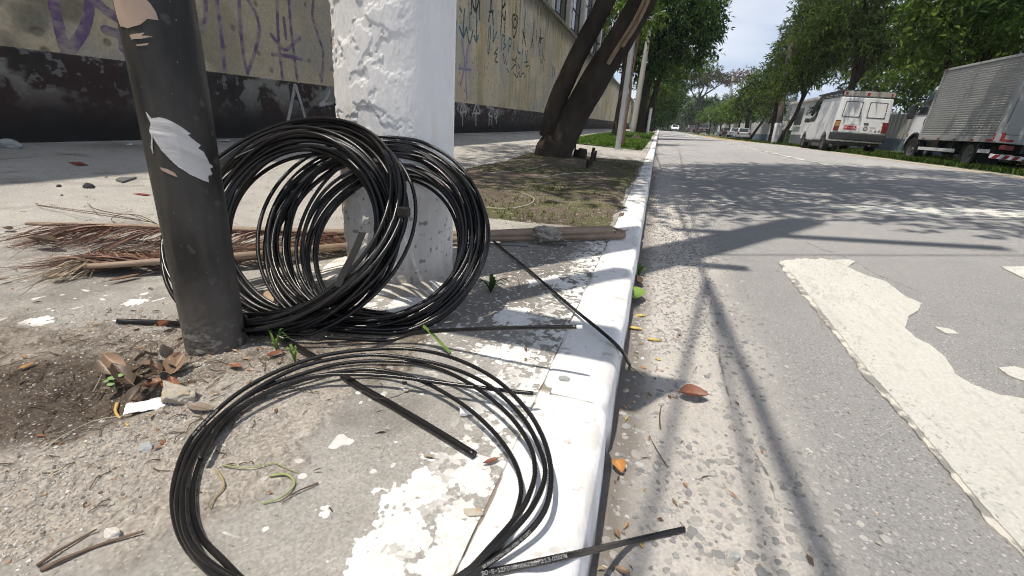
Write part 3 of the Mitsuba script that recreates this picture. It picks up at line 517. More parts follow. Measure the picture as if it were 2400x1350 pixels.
# printing on the sheaths
def print_on(path, s0, text, h, ang, rad, flip=False):
    m = meshkit.text_mesh(text, h, .0002); v, f = np.array(m.vertices), np.array(m.faces)
    L = np.concatenate([[0], np.cumsum(np.linalg.norm(np.diff(path, axis=0), axis=1))]); t = np.gradient(path, axis=0); t /= np.linalg.norm(t, axis=1, keepdims=True)
    s = s0 + v[:, 0]; P = np.stack([np.interp(s, L, path[:, k]) for k in range(3)], 1); tg = np.stack([np.interp(s, L, t[:, k]) for k in range(3)], 1)
    view = EYE - P; view -= tg * (view * tg).sum(1, keepdims=True); view /= np.linalg.norm(view, axis=1, keepdims=True); side = np.cross(view, tg)
    a = (v[:, 1] - h / 2) / rad + ang; r = rad + .00015 + v[:, 2]
    return P + r[:, None] * (np.cos(a)[:, None] * view + np.sin(a)[:, None] * side), f
def arc_len(path, px, py):
    d = ray(px, py); q = (path - EYE); q /= np.linalg.norm(q, axis=1, keepdims=True); i = int((q @ d).argmax())
    return float(np.linalg.norm(np.diff(path[:i + 1], axis=0), axis=1).sum())
part(kl, 'printed_text', print_on(Dp, arc_len(Dp, 1125, 1346), 'SO-S-12FO NR 00A2107213 03029M', .0042, .1, .0046), 'm_print')
L0 = LOOPS[0]; part(kl, 'printed_text', print_on(L0[::-1], arc_len(L0[::-1], 1130, 1330), 'RE PEAR CFOA-SM-AS80-S-12FO', .0030, -.2, .0038), 'm_print')
part(kl, 'printed_text', print_on(L0, arc_len(L0, 450, 1030), 'CFOA-SM 12FO-NR 00A2107', .0030, .1, .0038), 'm_print')

# wires overhead, between the pole bracket and neighbouring poles out of view
def wire(a, b, z, r, n=24):
    a, b = np.array([*a, -.1]), np.array([*b, -.1]); off = (z + .1) * np.array([-COT * SHX, -COT * SHY, 1.0]); return tube(np.linspace(a, b, n) + off, r, 6)
mat('m_wire', (.02, .02, .02), .6)
G0 = np.array([.30, 2.13])
for (far, r, z, l) in [((.62, -8.0), .021, 4.45, 'thick black bundle of wires running over the pavement back along the street'), ((.10, -6.0), .012, 4.40, 'black wire running overhead back along the street'), ((-1.2, -8.0), .013, 4.38, 'black wire slanting overhead towards the factory'),
                       ((-.1, 17.0), .013, 4.42, 'black wire running overhead ahead along the kerb'), ((.75, 17.5), .008, 4.47, 'thin black wire running overhead ahead along the kerb')]:
    solo('overhead_wire', wire(G0, far, z, r), 'm_wire', l, 'wire', True)
for (a, b, r, z, l) in [((.69, 3.70), (7.5, 5.95), .016, 5.2, 'black wire crossing overhead to the far side of the road'), ((.40, 2.60), (7.5, 4.7), .009, 5.0, 'thin black wire crossing overhead above the road')]:
    solo('overhead_wire', wire(a, b, z, r), 'm_wire', l, 'wire', True)

# ------------------------------------------------------------------ factory wall and building on the left
WX = -5.0
def dado_top(y): return .835 + .0034 * y
def base_z(y): return float(walk_z(-5.0, y)) - .03
def plaster_col(p, n, uv):
    a, b = fbm(p.y * .8, p.z * .8, 0, 4), fbm(p.y * 3.5, p.z * 3.5, 4, 4)
    c = mix((.50, .41, .285), (.66, .56, .40), dr.clip(a * .9 + b * .4 - .15, 0, 1))
    c = mix(c, (.40, .385, .34), smoothstep(.50, .62, fbm(p.y * 1.1 + 4, p.z * 1.6, 8, 4)) * .65)           # grey repairs
    c = mix(c, (.43, .33, .16), smoothstep(.52, .66, fbm(p.y * 1.6, p.z * .45, 2, 4)) * smoothstep(5, 9, p.y) * .7)    # rusty yellow runs
    run = fbm(p.y * 9, p.z * .5, 3, 4)
    c = mix(c, (.58, .55, .47), smoothstep(.56, .70, run) * smoothstep(7, 10, p.y) * .55)
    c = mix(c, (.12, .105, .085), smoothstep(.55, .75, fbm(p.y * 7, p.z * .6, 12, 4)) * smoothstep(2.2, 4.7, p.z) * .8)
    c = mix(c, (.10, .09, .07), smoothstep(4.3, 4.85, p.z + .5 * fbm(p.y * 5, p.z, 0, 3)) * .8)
    c = mix(c, (.16, .155, .12), smoothstep(.52, .68, fbm(p.y * 1.9, p.z * 2.4, 21, 4)) * smoothstep(6, 3.5, p.y) * .75)
    pit, q, r = voronoi(p.y * 5.5, p.z * 5.5)
    c = mix(c, (.25, .225, .18), smoothstep(.22, .12, pit) * smoothstep(.72, .78, r) * .8)
    return c * (.86 + .26 * noise(p.y * 60, p.z * 60))
def plaster_bump(p, n, uv):
    pit, q, r = voronoi(p.y * 5.5, p.z * 5.5); return -smoothstep(.26, .08, pit) * smoothstep(.72, .78, r) * .02 + fbm(p.y * 14, p.z * 14, 0, 4) * .006
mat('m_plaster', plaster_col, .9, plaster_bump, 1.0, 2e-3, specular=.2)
def dado_col(p, n, uv):
    f = fbm(p.y * 3.2, p.z * 4.2, 1, 5)
    c = mix((.020, .019, .018), (.062, .052, .046), fbm(p.y * 7, p.z * 7, 3, 4))
    c = mix(c, (.055, .024, .02), smoothstep(.56, .68, fbm(p.y * 2.1, p.z * 2.6, 6, 3)) * .5)
    top = smoothstep(.30, .75, p.z - .003 * p.y)
    c = mix(c, (.30, .285, .25), smoothstep(.54, .64, f) * top * .75 * smoothstep(26, 8, p.y))
    c = mix(c, (.25, .25, .24), smoothstep(.60, .68, fbm(p.y * 16, p.z * 16, 9, 4)) * top * .6)
    return mix(c, (.012, .012, .011), smoothstep(.48, .20, p.z) * .8)
mat('m_dado', dado_col, .85, lambda p, n, uv: fbm(p.y * 9, p.z * 9, 0, 4) * .014, 1.0, 2e-3)
mat('m_ledge', lambda p, n, uv: mix((.10, .09, .075), (.30, .27, .21), fbm(p.y * 4, p.z * 9, 1, 4)), .9)
mat('m_pillar', lambda p, n, uv: mix((.44, .41, .34), (.62, .58, .50), fbm(p.y * 3, p.z * 1.2, 1, 4)), .85)
mat('m_glass', (.018, .02, .022), .12, specular=.5)
mat('m_frame', (.05, .048, .045), .5)
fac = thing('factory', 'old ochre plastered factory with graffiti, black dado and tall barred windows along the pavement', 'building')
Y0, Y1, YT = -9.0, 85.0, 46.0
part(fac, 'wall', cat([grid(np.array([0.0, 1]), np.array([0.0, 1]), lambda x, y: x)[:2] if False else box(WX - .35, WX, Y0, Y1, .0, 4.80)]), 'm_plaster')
ys = np.linspace(Y0, Y1, 60)
dv = np.array([[x, y, z] for y in ys for x, z in ((WX, dado_top(y)), (WX + .018, dado_top(y) - .012), (WX + .018, base_z(y) - .1))]); i, j = np.meshgrid(np.arange(59), np.arange(2), indexing='ij'); a = (i * 3 + j).ravel()
part(fac, 'dado', (dv, np.vstack([np.stack([a, a + 1, a + 4], 1), np.stack([a, a + 4, a + 3], 1)])), 'm_dado', label='sooty black dado along the foot of the wall')
part(fac, 'ledge', rbox((WX - .3, Y0, 4.80), (WX + .10, Y1, 4.93), .02), 'm_ledge')
part(fac, 'upper_wall', box(WX - .42, WX - .30, Y0, YT, 4.93, 9.4), 'm_pillar')
part(fac, 'parapet', rbox((WX - .5, Y0, 9.4), (WX + .06, YT, 9.95), .03), 'm_pillar')
pil = [float(PX(x, y, WX)[1]) for x, y in ((1297, 20), (1336, 35), (1368, 60))]; step = (pil[2] - pil[0]) / 2
for q in np.arange(pil[0] - 9 * step, YT - 1, step):
    part(fac, 'pillar', rbox((WX - .30, q - .28, 4.93), (WX, q + .28, 9.4), .02), 'm_pillar')
    wn = part(fac, 'window', box(WX - .27, WX - .24, q + .30, q + step - .30, 5.2, 9.2), 'm_glass')
    part(wn, 'bars', cat([box(WX - .235, WX - .20, q + .3, q + step - .3, z - .02, z + .02) for z in (5.25, 6.2, 7.2, 8.2, 9.15)] + [box(WX - .234, WX - .201, y - .018, y + .018, 5.2, 9.2) for y in np.linspace(q + .32, q + step - .32, 4)]), 'm_frame', kind='stuff')
# graffiti: strokes of paint lying on the plaster
def strokes(lines, w, x, taper=1.0):
    gs = []
    for L in lines:
        q = np.array([PX(a, b, x) for a, b in L]); q = spline(q, 8 * len(q)) if len(q) > 2 else q
        gs.append(sg.LineString(q[:, 1:]).buffer(w / 2, quad_segs=3))
    u = shapely.union_all(gs); ms = []
    for g in getattr(u, 'geoms', [u]):
        m = trimesh.creation.extrude_polygon(g, .0025, engine='earcut'); v = np.array(m.vertices); ms.append((np.stack([x + v[:, 2], v[:, 0], v[:, 1]], 1), np.array(m.faces)))
    return cat(ms)
def graf(lines, w, x, m, label):
    a, f = strokes(lines, w, x); k = None
    for i, c in enumerate(trimesh.Trimesh(a, f, process=False).split(only_watertight=False)): k = part(fac, 'graffiti', tm(c), m, label=label if i == 0 else None)
def third(ls): return [[(a / 3, b / 3) for a, b in L] for L in ls]
def c7(ls): return [[(1050 + a / 4.09, b / 4.09) for a, b in L] for L in ls]
mat('m_purple', lambda p, n, uv: mix((.18, .115, .21), (.37, .31, .28), smoothstep(.35, .72, fbm(p.y * 9, p.z * 14, 0, 4))), .8)
mat('m_blackp', (.025, .024, .024), .7); mat('m_teal', (.055, .13, .16), .8); mat('m_whitep', lambda p, n, uv: mix((.22, .21, .2), (.55, .54, .52), fbm(p.y * 12, p.z * 12, 0, 4)), .85)
mat('m_lilac', (.30, .24, .36), .85); mat('m_thin', (.10, .095, .085), .8)
graf(third([[(372, -30), (385, 60), (410, 170), (440, 290), (470, 385)], [(632, -30), (622, 90), (590, 210), (520, 320), (478, 370)], [(690, 28), (760, 85), (835, 130)], [(742, 212), (870, 248)], [(868, 150), (862, 240), (868, 340)]]), .085, WX, 'm_purple', 'purple graffiti letters at the left end of the wall')
graf(third([[(1442, -20), (1448, 70), (1440, 160), (1410, 198)], [(1520, -20), (1545, 150), (1562, 300), (1580, 500)], [(1680, -20), (1690, 180), (1712, 390), (1740, 515)], [(1735, -10), (1795, 90), (1822, 200), (1800, 340), (1742, 510)],
     [(1948, -20), (1955, 230), (1985, 550)], [(2028, -20), (2050, 240), (2090, 560)], [(1996, 130), (2010, 270)], [(1905, 245), (1960, 310), (2005, 350), (2060, 310), (2110, 268)], [(1915, 382), (2020, 395), (2122, 415)], [(2205, -20), (2198, 120), (2240, 260), (2272, 380), (2262, 570)]]), .048, WX, 'm_purple', 'thin purple graffiti strokes left of the white pole')
graf(c7([[(225, -30), (222, 130)], [(300, -30), (298, 185)], [(228, -10), (264, 110), (298, -5)], [(240, 60), (262, 95), (285, 60)], [(268, -40), (264, 90)], [(412, -20), (405, 110), (388, 205)], [(418, -20), (424, 110), (436, 240)], [(398, 112), (432, 112)],
     [(522, -40), (515, 160), (504, 325)], [(552, -40), (548, 0), (536, 60), (522, 75)], [(520, 75), (550, 40)], [(520, 130), (538, 190), (552, 110)], [(552, 110), (545, 230), (540, 310)], [(652, 40), (648, 140)], [(640, 140), (618, 160), (620, 270), (628, 360), (655, 290), (668, 180), (648, 140)], [(632, 190), (650, 180), (655, 230), (640, 270), (628, 240), (632, 190)],
     [(742, 115), (730, 270), (714, 420)], [(716, 300), (732, 360), (746, 445)], [(738, 290), (735, 400)], [(826, 210), (815, 340), (792, 460)], [(812, 360), (816, 468)], [(848, 290), (846, 385)], [(888, 275), (880, 400)], [(905, 365), (880, 380), (866, 418)], [(870, 350), (892, 415)]]), .065, WX, 'm_blackp', 'tall black graffiti letters right of the white pole')
graf(c7([[(158, 90), (148, 230), (146, 360)], [(110, 260), (146, 350), (178, 262)], [(112, 75), (130, 108)], [(210, 130), (208, 280)], [(182, 290), (207, 415), (240, 290)], [(274, 110), (272, 380)], [(250, 340), (272, 400), (290, 340)], [(404, 250), (388, 330), (382, 500), (395, 480), (406, 330), (404, 250)], [(436, 280), (432, 400), (465, 310)],
     [(520, 330), (512, 480)], [(520, 340), (548, 350), (535, 410), (552, 440), (530, 470)], [(586, 370), (578, 500)], [(588, 370), (605, 380), (600, 440), (584, 440)], [(628, 400), (628, 470)], [(672, 430), (668, 490), (690, 510)], [(712, 470), (716, 520)], [(762, 480), (752, 590)], [(736, 600), (770, 590)], [(740, 500), (752, 545)]]), .06, WX, 'm_teal', 'blue graffiti scrawl below the black letters')
graf(c7([[(130, 380), (150, 500), (160, 620), (120, 820)], [(200, 420), (180, 520), (170, 700), (180, 950)], [(105, 655), (215, 670)]]), .07, WX, 'm_lilac', 'faded lilac graffiti beside the white pole')
graf(c7([[(480, 460), (445, 510), (470, 520), (450, 580), (475, 600)], [(530, 520), (540, 610)], [(545, 540), (560, 620)], [(610, 560), (640, 580), (660, 540), (640, 620)], [(610, 660), (650, 620), (655, 680)], [(665, 600), (690, 660)], [(745, 640), (780, 630), (770, 690)], [(630, 700), (660, 740), (680, 690), (690, 740), (720, 700), (740, 745)], [(570, 665), (585, 700)],
     [(870, 440), (880, 520), (890, 600), (905, 570), (915, 690)], [(895, 480), (925, 580)], [(995, 610), (1000, 700), (1006, 745)], [(1010, 640), (1025, 720), (1022, 640)]]), .05, WX, 'm_thin', 'small thin black scrawls low on the wall')
graf(third([[(2072, 600), (2048, 740), (2022, 860)], [(2078, 600), (2118, 730), (2152, 850)], [(2318, 640), (2290, 700), (2248, 738)], [(2248, 738), (2330, 725)]]), .05, WX + .018, 'm_whitep', 'white letter A on the black dado')
graf(c7([[(140, 985), (118, 1060), (128, 1110)], [(145, 985), (175, 1060), (165, 1110)], [(125, 1080), (170, 1070)], [(140, 1020), (150, 1090)], [(140, 1110), (140, 1200)], [(272, 995), (240, 1080), (235, 1110)], [(275, 995), (305, 1070)], [(235, 1085), (305, 1085)], [(268, 1050), (266, 1200)], [(410, 1010), (404, 1070), (390, 1100), (425, 1120)], [(395, 1105), (392, 1200)], [(372, 1020), (440, 1045)], [(418, 1110), (420, 1190)], [(470, 1060), (448, 1110), (462, 1140), (475, 1060)], [(462, 1130), (462, 1180)]]), .055, WX + .018, 'm_whitep', 'dripping white graffiti letters on the dado right of the white pole')

# ------------------------------------------------------------------ boundary wall on the far side: panel after panel
RX = 10.6
def rw_col(p, n, uv):
    c = mix((.42, .42, .40), (.62, .62, .60), fbm(p.y * 1.2, p.z * 1.2, 0, 4))
    c = mix(c, (.20, .19, .175), smoothstep(.50, .72, fbm(p.y * 6, p.z * .7, 4, 4)) * .7)
    return mix(c, (.13, .17, .22), smoothstep(.66, .64, p.z + .12 * smoothstep(30, 55, p.y)))
mat('m_rwall', rw_col, .85)
rw = thing('boundary_wall', 'long pale concrete panel wall with blue-grey foot behind the parked vehicles', 'wall')
for q in np.arange(8.0, 98.0, 2.6):
    zt = 1.72
    part(rw, 'panel', rbox((RX, q + .04, -.35), (RX + .10, q + 2.54, zt), .012), 'm_rwall')
    part(rw, 'post', rbox((RX - .035, q - .07, -.35), (RX + .12, q + .055, zt + .05), .012), 'm_rwall')
# ------------------------------------------------------------------ white house behind the utility pole
hw = thing('white_building', 'white building with a dark doorway and grey foot behind the van', 'building')
mat('m_hwall', lambda p, n, uv: mix(mix((.60, .60, .60), (.78, .78, .78), fbm(p.y, p.z, 0, 3)), (.15, .16, .18), smoothstep(.62, .60, p.z)), .8)
mat('m_hroof', lambda p, n, uv: mix((.42, .42, .43), (.62, .62, .63), smoothstep(.3, .7, noise(p.y * 9, 0.0))), .6)
hb = [PX(1893, 332, 9.0), PX(1856, 332, 9.0)]
ya, yb = 31.5, 39.5
part(hw, 'wall', box(8.9, 10.4, ya, yb, -.3, 2.6), 'm_hwall')
part(hw, 'roof', cat([rbox((8.75, ya - .3, 2.6), (10.6, yb + .3, 2.72), .02)]), 'm_hroof'); 
for q in np.arange(ya - .25, yb + .2, .5): part(hw, 'roof_rib', box(8.7, 10.65, q, q + .12, 2.72, 2.77), 'm_hroof')
for q in (32.6,): 
    d = part(hw, 'door', box(8.87, 8.91, q, q + .95, -.1, 1.75), 'm_frame', label='dark doorway'); part(hw, 'door_frame', cat([box(8.85, 8.905, q - .07, q, -.1, 1.85)]), 'm_hwall')
w_ = part(hw, 'window', box(8.87, 8.91, 36.2, 37.9, 1.2, 2.3), 'm_glass'); part(w_, 'sill', box(8.83, 8.92, 36.1, 38.0, 1.13, 1.2), 'm_hwall')
# ------------------------------------------------------------------ pale shed roof glimpsed through the trees
sh = thing('warehouse', 'pale grey warehouse wall and sloping roof glimpsed between the trees above the truck', 'building')
mat('m_shed', lambda p, n, uv: mix((.52, .50, .47), (.64, .62, .58), fbm(p.y, p.z, 0, 3)), .8)
part(sh, 'wall', box(17.5, 24, 26, 36, -.3, 4.6), 'm_shed'); v = np.array([[17.2, 25.5, 4.6], [17.2, 36.5, 4.6], [24.5, 36.5, 6.6], [24.5, 25.5, 6.6], [17.2, 25.5, 4.5], [17.2, 36.5, 4.5], [24.5, 36.5, 6.5], [24.5, 25.5, 6.5]])
part(sh, 'roof', (v, np.array([[0, 1, 2, 3], [7, 6, 5, 4], [0, 4, 5, 1], [1, 5, 6, 2], [2, 6, 7, 3], [3, 7, 4, 0]])), 'm_shed')

# ------------------------------------------------------------------ trees
def bark(key, a, b, f=8):
    return mat(key, lambda p, n, uv: mix(mix(a, b, fbm(p.x * f, p.y * f, p.z * f * .3, 4)), (.12, .115, .105), smoothstep(.68, .82, fbm(p.x * f * 3, p.y * f * 3, p.z * f, 3)) * .35), .9, lambda p, n, uv: fbm(p.x * f * 5, p.y * f * 5, p.z * f * 1.2, 4) * .03, 1.0, 2e-3, specular=.2)
bark('m_bark', (.024, .020, .016), (.098, .081, .066)); bark('m_bark_grey', (.12, .105, .09), (.24, .215, .19))
scene.__setitem__('m_leaf', {'type': 'principledthin', 'base_color': VC, 'roughness': .42, 'diff_trans': .55, 'eta': 1.4, 'spec_trans': 0.0})
scene['m_grass'] = {'type': 'principledthin', 'base_color': VC, 'roughness': .5, 'diff_trans': .5, 'spec_trans': 0.0}
def unit(v): return v / (np.linalg.norm(v, axis=-1, keepdims=True) + 1e-12)
def leaves(pos, axis, L, Wd, cols, rg):
    n = len(pos); side = unit(np.cross(axis, unit(rg.normal(size=(n, 3)) + [0, 0, 1.2]))); nrm = np.cross(side, axis)
    L, Wd = np.broadcast_to(L, n)[:, None], np.broadcast_to(Wd, n)[:, None]
    v = np.stack([pos, pos + axis * L * .45 + side * Wd * .5 + nrm * L * .05, pos + axis * L - [0, 0, .0] - nrm * L * .08, pos + axis * L * .45 - side * Wd * .5 + nrm * L * .05], 1).reshape(-1, 3)
    b = np.arange(n)[:, None] * 4; return v, np.vstack([b + [0, 1, 2], b + [0, 2, 3]]), np.repeat(cols, 4, axis=0)
def crown(clumps, seed, L, W, cols, sprays=90, per=9, droop=.35, spread=.5, shell=.55):
    """Sprays of leaves on twigs through the clumps (x, y, z, rx, ry, rz)."""
    rg = np.random.default_rng(seed); V, F, C, n = [], [], [], 0; ca, cb = np.array(cols[0]), np.array(cols[1])
    for c in clumps:
        c = np.array(c, float); vol = (c[3] * c[4] * c[5]) ** (1 / 3); k = max(6, int(sprays * (vol ** 2)))
        u = unit(rg.normal(size=(k, 3))); r = (shell + (1 - shell) * rg.random(k) ** .6) * (1 + .22 * rg.normal(size=k)); o = c[:3] + u * c[3:] * r[:, None]
        ax = unit(u * [1, 1, .5] + rg.normal(size=(k, 3)) * .55 + [0, 0, -droop]); tone = rg.random(k) * .6 + .4 * rg.random()
        P = np.repeat(o, per, 0) + np.repeat(ax, per, 0) * (np.tile(np.arange(per), k)[:, None] / per - .2) * spread + rg.normal(size=(k * per, 3)) * .07 * spread
        A = unit(np.repeat(ax, per, 0) * .8 + rg.normal(size=(k * per, 3)) * .75 + [0, 0, -droop * .7])
        t = np.clip(np.repeat(tone, per) + rg.normal(size=k * per) * .15, 0, 1)[:, None]; col = ca * (1 - t) + cb * t
        v, f, cc = leaves(P, A, L * rg.uniform(.6, 1.3, k * per), W * rg.uniform(.6, 1.3, k * per), col, rg)
        V.append(v); F.append(f + n); C.append(cc); n += len(v)
    return (np.vstack(V), np.vstack(F)), np.vstack(C)
def limb(pts, r0, r1, sides=10, seed=0, wob=.12, n=26):
    p = spline(np.array(pts, float), n); m = len(p); w = 1 + wob * (meshkit.fbm(np.stack(np.broadcast_arrays(np.linspace(0, m * .22, m)[:, None], np.cos(np.arange(sides) * 2 * np.pi / sides) * 1.5, np.sin(np.arange(sides) * 2 * np.pi / sides) * 1.5 + seed), -1), 3, seed) - .5) * 2
    return tube(p, np.linspace(r0, r1, m), sides, wob=w)
def tree(name, label, group, base, top, r, clumps, seed, L, W, cols, bm='m_bark', extra=(), **kw):
    k = thing(name, label, 'tree', group); b, t = np.array(base, float), np.array(top, float); rg = np.random.default_rng(seed)
    mid = (b + t) / 2 + rg.normal(size=3) * [.12, .12, 0]
    part(k, 'trunk', limb([b - [0, 0, .3], b + (mid - b) * .25, mid, t], r * 1.15, r * .55, 12, seed), bm, True)
    for j, c in enumerate(sorted(clumps, key=lambda c: -c[3] * c[4] * c[5])[:6]):
        s = mid + (t - mid) * rg.uniform(.1, 1.0); e = np.array(c[:3]); part(k, 'limb', limb([s, (s + e) / 2 + rg.normal(size=3) * .15 + [0, 0, .1], e], r * .42, r * .12, 7, seed + j), bm, True)
    for e in extra: part(k, 'trunk', e, bm, True)
    m, c = crown(clumps, seed, L, W, cols, **kw); part(k, 'crown', m, 'm_leaf', False, color=c, kind='stuff'); return k
GREEN = ((.06, .105, .022), (.17, .26, .055)); DEEP = ((.024, .052, .013), (.075, .145, .032)); FEATH = ((.05, .082, .02), (.155, .22, .052)); PALE = ((.09, .13, .04), (.17, .20, .07)); BLUE = ((.035, .075, .035), (.07, .13, .05))

# the leaning double trunk on the pavement, its crown high above the road
kt = thing('leaning_tree', 'dark double trunked tree leaning over the pavement from a bare earth bed', 'tree')
def yt(px, py, y): return PY(px, py, y)
B0 = on(walk_z, 1292, 376, 0.0); yb0 = B0[1]
part(kt, 'trunk', limb([B0 - [0, 0, .12], yt(1312, 345, yb0), yt(1345, 275, yb0), yt(1400, 178, yb0 - .05), yt(1455, 90, yb0 - .1), yt(1512, -10, yb0 - .15), yt(1600, -180, yb0 - .4), yt(1750, -420, yb0 - .8)], .195, .135, 18, 4, .10, 60), 'm_bark', True)
part(kt, 'trunk', limb([yt(1285, 320, yb0 + .02), yt(1302, 250, yb0), yt(1340, 160, yb0), yt(1385, 70, yb0), yt(1425, -10, yb0), yt(1490, -180, yb0 + .3), yt(1520, -420, yb0 + .5)], .125, .10, 16, 6, .10, 50), 'm_bark', True)
part(kt, 'root_flare', limb([B0 + [-.02, 0, -.1], B0 + [-.02, 0, .12], yt(1308, 330, yb0)], .225, .185, 18, 8, .14, 16), 'm_bark', True)
mat('m_split', lambda p, n, uv: mix((.24, .16, .10), (.42, .31, .21), fbm(p.x * 30, p.y * 30, p.z * 5, 4)), .8)
sp = np.array([yt(1425, 150, yb0 - .27), yt(1452, 105, yb0 - .32), yt(1480, 62, yb0 - .37), yt(1502, 20, yb0 - .40), yt(1520, -20, yb0 - .42)])
part(kt, 'torn_bark', strip(spline(sp, 30) , .028, .012), 'm_split', 30, label='long splintered strip of torn pale wood on the trunk')
part(kt, 'torn_bark', strip(spline(sp[1:] + [.035, 0, -.02], 24), .02, .010), 'm_split', 30)
for (a, b, h, r) in [(1320, 372, .10, .012), (1328, 366, .13, .016), (1333, 370, .15, .01), (1349, 368, .10, .035), (1362, 372, .12, .06), (1347, 352, .17, .012), (1385, 385, .16, .018), (1392, 378, .12, .015), (1376, 392, .08, .02)]:
    p = on(walk_z, a, b + 8, 0.0); part(kt, 'cut_sucker', limb([p - [0, 0, .05], p + [0, 0, h * .8], p + [.01, 0, h * 1.5]], r * 1.3, r * 1.0, 7, int(a), .25, 6), 'm_bark', True)
cl = [(.4, 5.0, 5.2, 1.5, 1.3, .7), (1.9, 6.2, 5.6, 1.6, 1.4, .7), (-1.5, 3.4, 5.4, 1.1, 1.0, .6), (-1.3, 5.0, 5.9, 1.2, 1.2, .7), (3.2, 5.3, 5.4, 1.4, .9, .6), (1.0, 7.6, 6.2, 1.6, 1.0, .7), (-.4, 2.9, 5.6, .8, .7, .4), (2.4, 7.9, 6.0, 1.3, 1.0, .6), (-.2, 6.4, 6.0, 1.0, 1.0, .6), (1.2, 3.9, 5.3, .8, .5, .35), (4.2, 6.6, 5.8, 1.2, .8, .5), (2.6, 4.6, 5.3, 1.3, .6, .5), (3.6, 3.9, 5.2, 1.0, .5, .4), (1.6, 5.2, 5.6, 1.3, .9, .6), (.2, 7.2, 6.3, 1.2, 1.0, .6), (3.6, 7.6, 6.3, 1.3, .9, .6), (4.8, 5.4, 5.7, 1.0, .6, .5), (-.9, 4.2, 5.6, .9, .9, .5), (-2.5, 3.2, 5.5, .9, .8, .5), (-1.9, 2.2, 5.5, .7, .6, .35), (-2.3, 4.5, 5.9, 1.0, .9, .5), (-1.6, 4.2, 6.1, 1.0, .9, .5), (-2.9, 5.6, 6.1, 1.1, .9, .6), (-1.8, 5.7, 6.2, 1.0, .9, .5), (-3.3, 6.9, 6.2, 1.1, .9, .5), (1.3, 2.5, 5.4, .7, .45, .3), (2.5, 3.0, 5.5, .9, .45, .35), (3.5, 2.9, 5.6, .8, .45, .35), (.3, 3.3, 5.5, .9, .5, .4), (4.6, 3.9, 5.7, 1.0, .7, .5)]
for j, c in enumerate(cl):
    s = yt(1700, -330, yb0 - .7) if c[0] > 0 else yt(1505, -300, yb0 + .4); part(kt, 'limb', limb([s, (s + np.array(c[:3])) / 2 + [0, 0, .2], c[:3]], .055, .018, 7, j), 'm_bark', True)
m, c = crown(cl, 5, .16, .065, GREEN, sprays=175, per=11, spread=.6, shell=.2); part(kt, 'crown', m, 'm_leaf', False, color=c, kind='stuff')

# the row along the left pavement
LG = 'trees in a row along the left pavement'
LV = dict(L=.30, W=.105, cols=DEEP, sprays=130, per=9, droop=.5, spread=.7)
tree('street_tree', 'dense dark green tree behind the leaning trunk, nearest in the left row', LG, (-1.7, 20, .1), (-1.7, 20, 4.2), .12, [(-1.8, 20, 5.2, 1.0, 1.5, 1.1), (-1.3, 19.5, 6.1, 1.1, 1.4, 1.0), (-1.7, 20.5, 4.0, .7, .9, .6)], 21, .24, .085, GREEN, sprays=130, per=9, droop=.5, spread=.6)
tree('street_tree', 'big dark tree whose crown reaches farthest out over the road on the left', LG, (-1.35, 33, .1), (-.9, 33, 4.4), .42, [(.2, 31, 7.0, 1.7, 1.8, 1.4), (1.5, 30.5, 6.2, 1.05, 1.2, 1.0), (-1.0, 32, 7.0, 1.9, 2, 1.8), (.9, 31, 5.2, 1.4, 1.5, .9), (-1.1, 32, 4.7, 1.5, 1.6, 1.2), (1.6, 30.4, 6.7, .8, .9, .6), (-.6, 31, 8.6, 1.7, 1.8, 1.2), (1.8, 30.6, 5.5, .5, .7, .5), (-2.2, 32, 5.5, 1.2, 1.2, 1.5)], 22, .30, .10, DEEP, extra=[limb([(-.9, 33.3, 0), (-.7, 33.2, 2), (-.2, 33, 4.6)], .22, .12, 10, 3)], sprays=120, per=9, droop=.55, spread=.7)
tree('street_tree', 'lighter tree showing below the big left crown farther along', LG, (-1.2, 48, .1), (-.6, 48, 4), .26, [(1.4, 46, 5.8, 1.6, 1.6, 1.0), (.2, 46.5, 6.4, 1.7, 1.8, 1.5), (.3, 46, 4.2, 1.2, 1.4, .9), (-.9, 47, 4.6, 1.6, 1.6, 1.5), (2.7, 45.6, 6.1, .8, .9, .6)], 23, .36, .12, GREEN, sprays=75, per=9, droop=.5, spread=.8)
tree('street_tree', 'dark rounded tree fourth along the left pavement', LG, (-1.0, 62, .1), (-.6, 62, 3), .28, [(.4, 61, 4.6, 1.7, 2, 1.6), (.1, 61, 2.5, 1.3, 1.5, 1.1), (1.4, 60, 4.1, 1.0, 1.4, .9), (-1.2, 62, 3.4, 1.5, 1.6, 1.8)], 24, .42, .15, DEEP, sprays=60, per=8, droop=.4, spread=.8)
tree('street_tree', 'dark tree fifth along the left pavement near the far end', LG, (-.9, 84, .1), (-.6, 84, 3), .3, [(.5, 83, 4.4, 1.8, 2.2, 1.9), (.0, 83, 2.2, 1.3, 2, 1.2), (-1.2, 84, 3.2, 2, 2, 1.9), (1.5, 82, 3.4, .9, 1.4, 1.0)], 25, .5, .2, DEEP, sprays=42, per=8, droop=.4, spread=1.0)
tree('street_tree', 'last dark tree of the left row beside the far cars', LG, (-1.2, 120, .1), (-1, 120, 3), .4, [(.6, 119, 4.4, 2.6, 3, 2.4), (-1.8, 120, 3.6, 2.6, 3, 2.8), (1.2, 118, 2.4, 1.6, 2, 1.2)], 26, .7, .3, DEEP, sprays=24, per=8, droop=.4, spread=1.2)
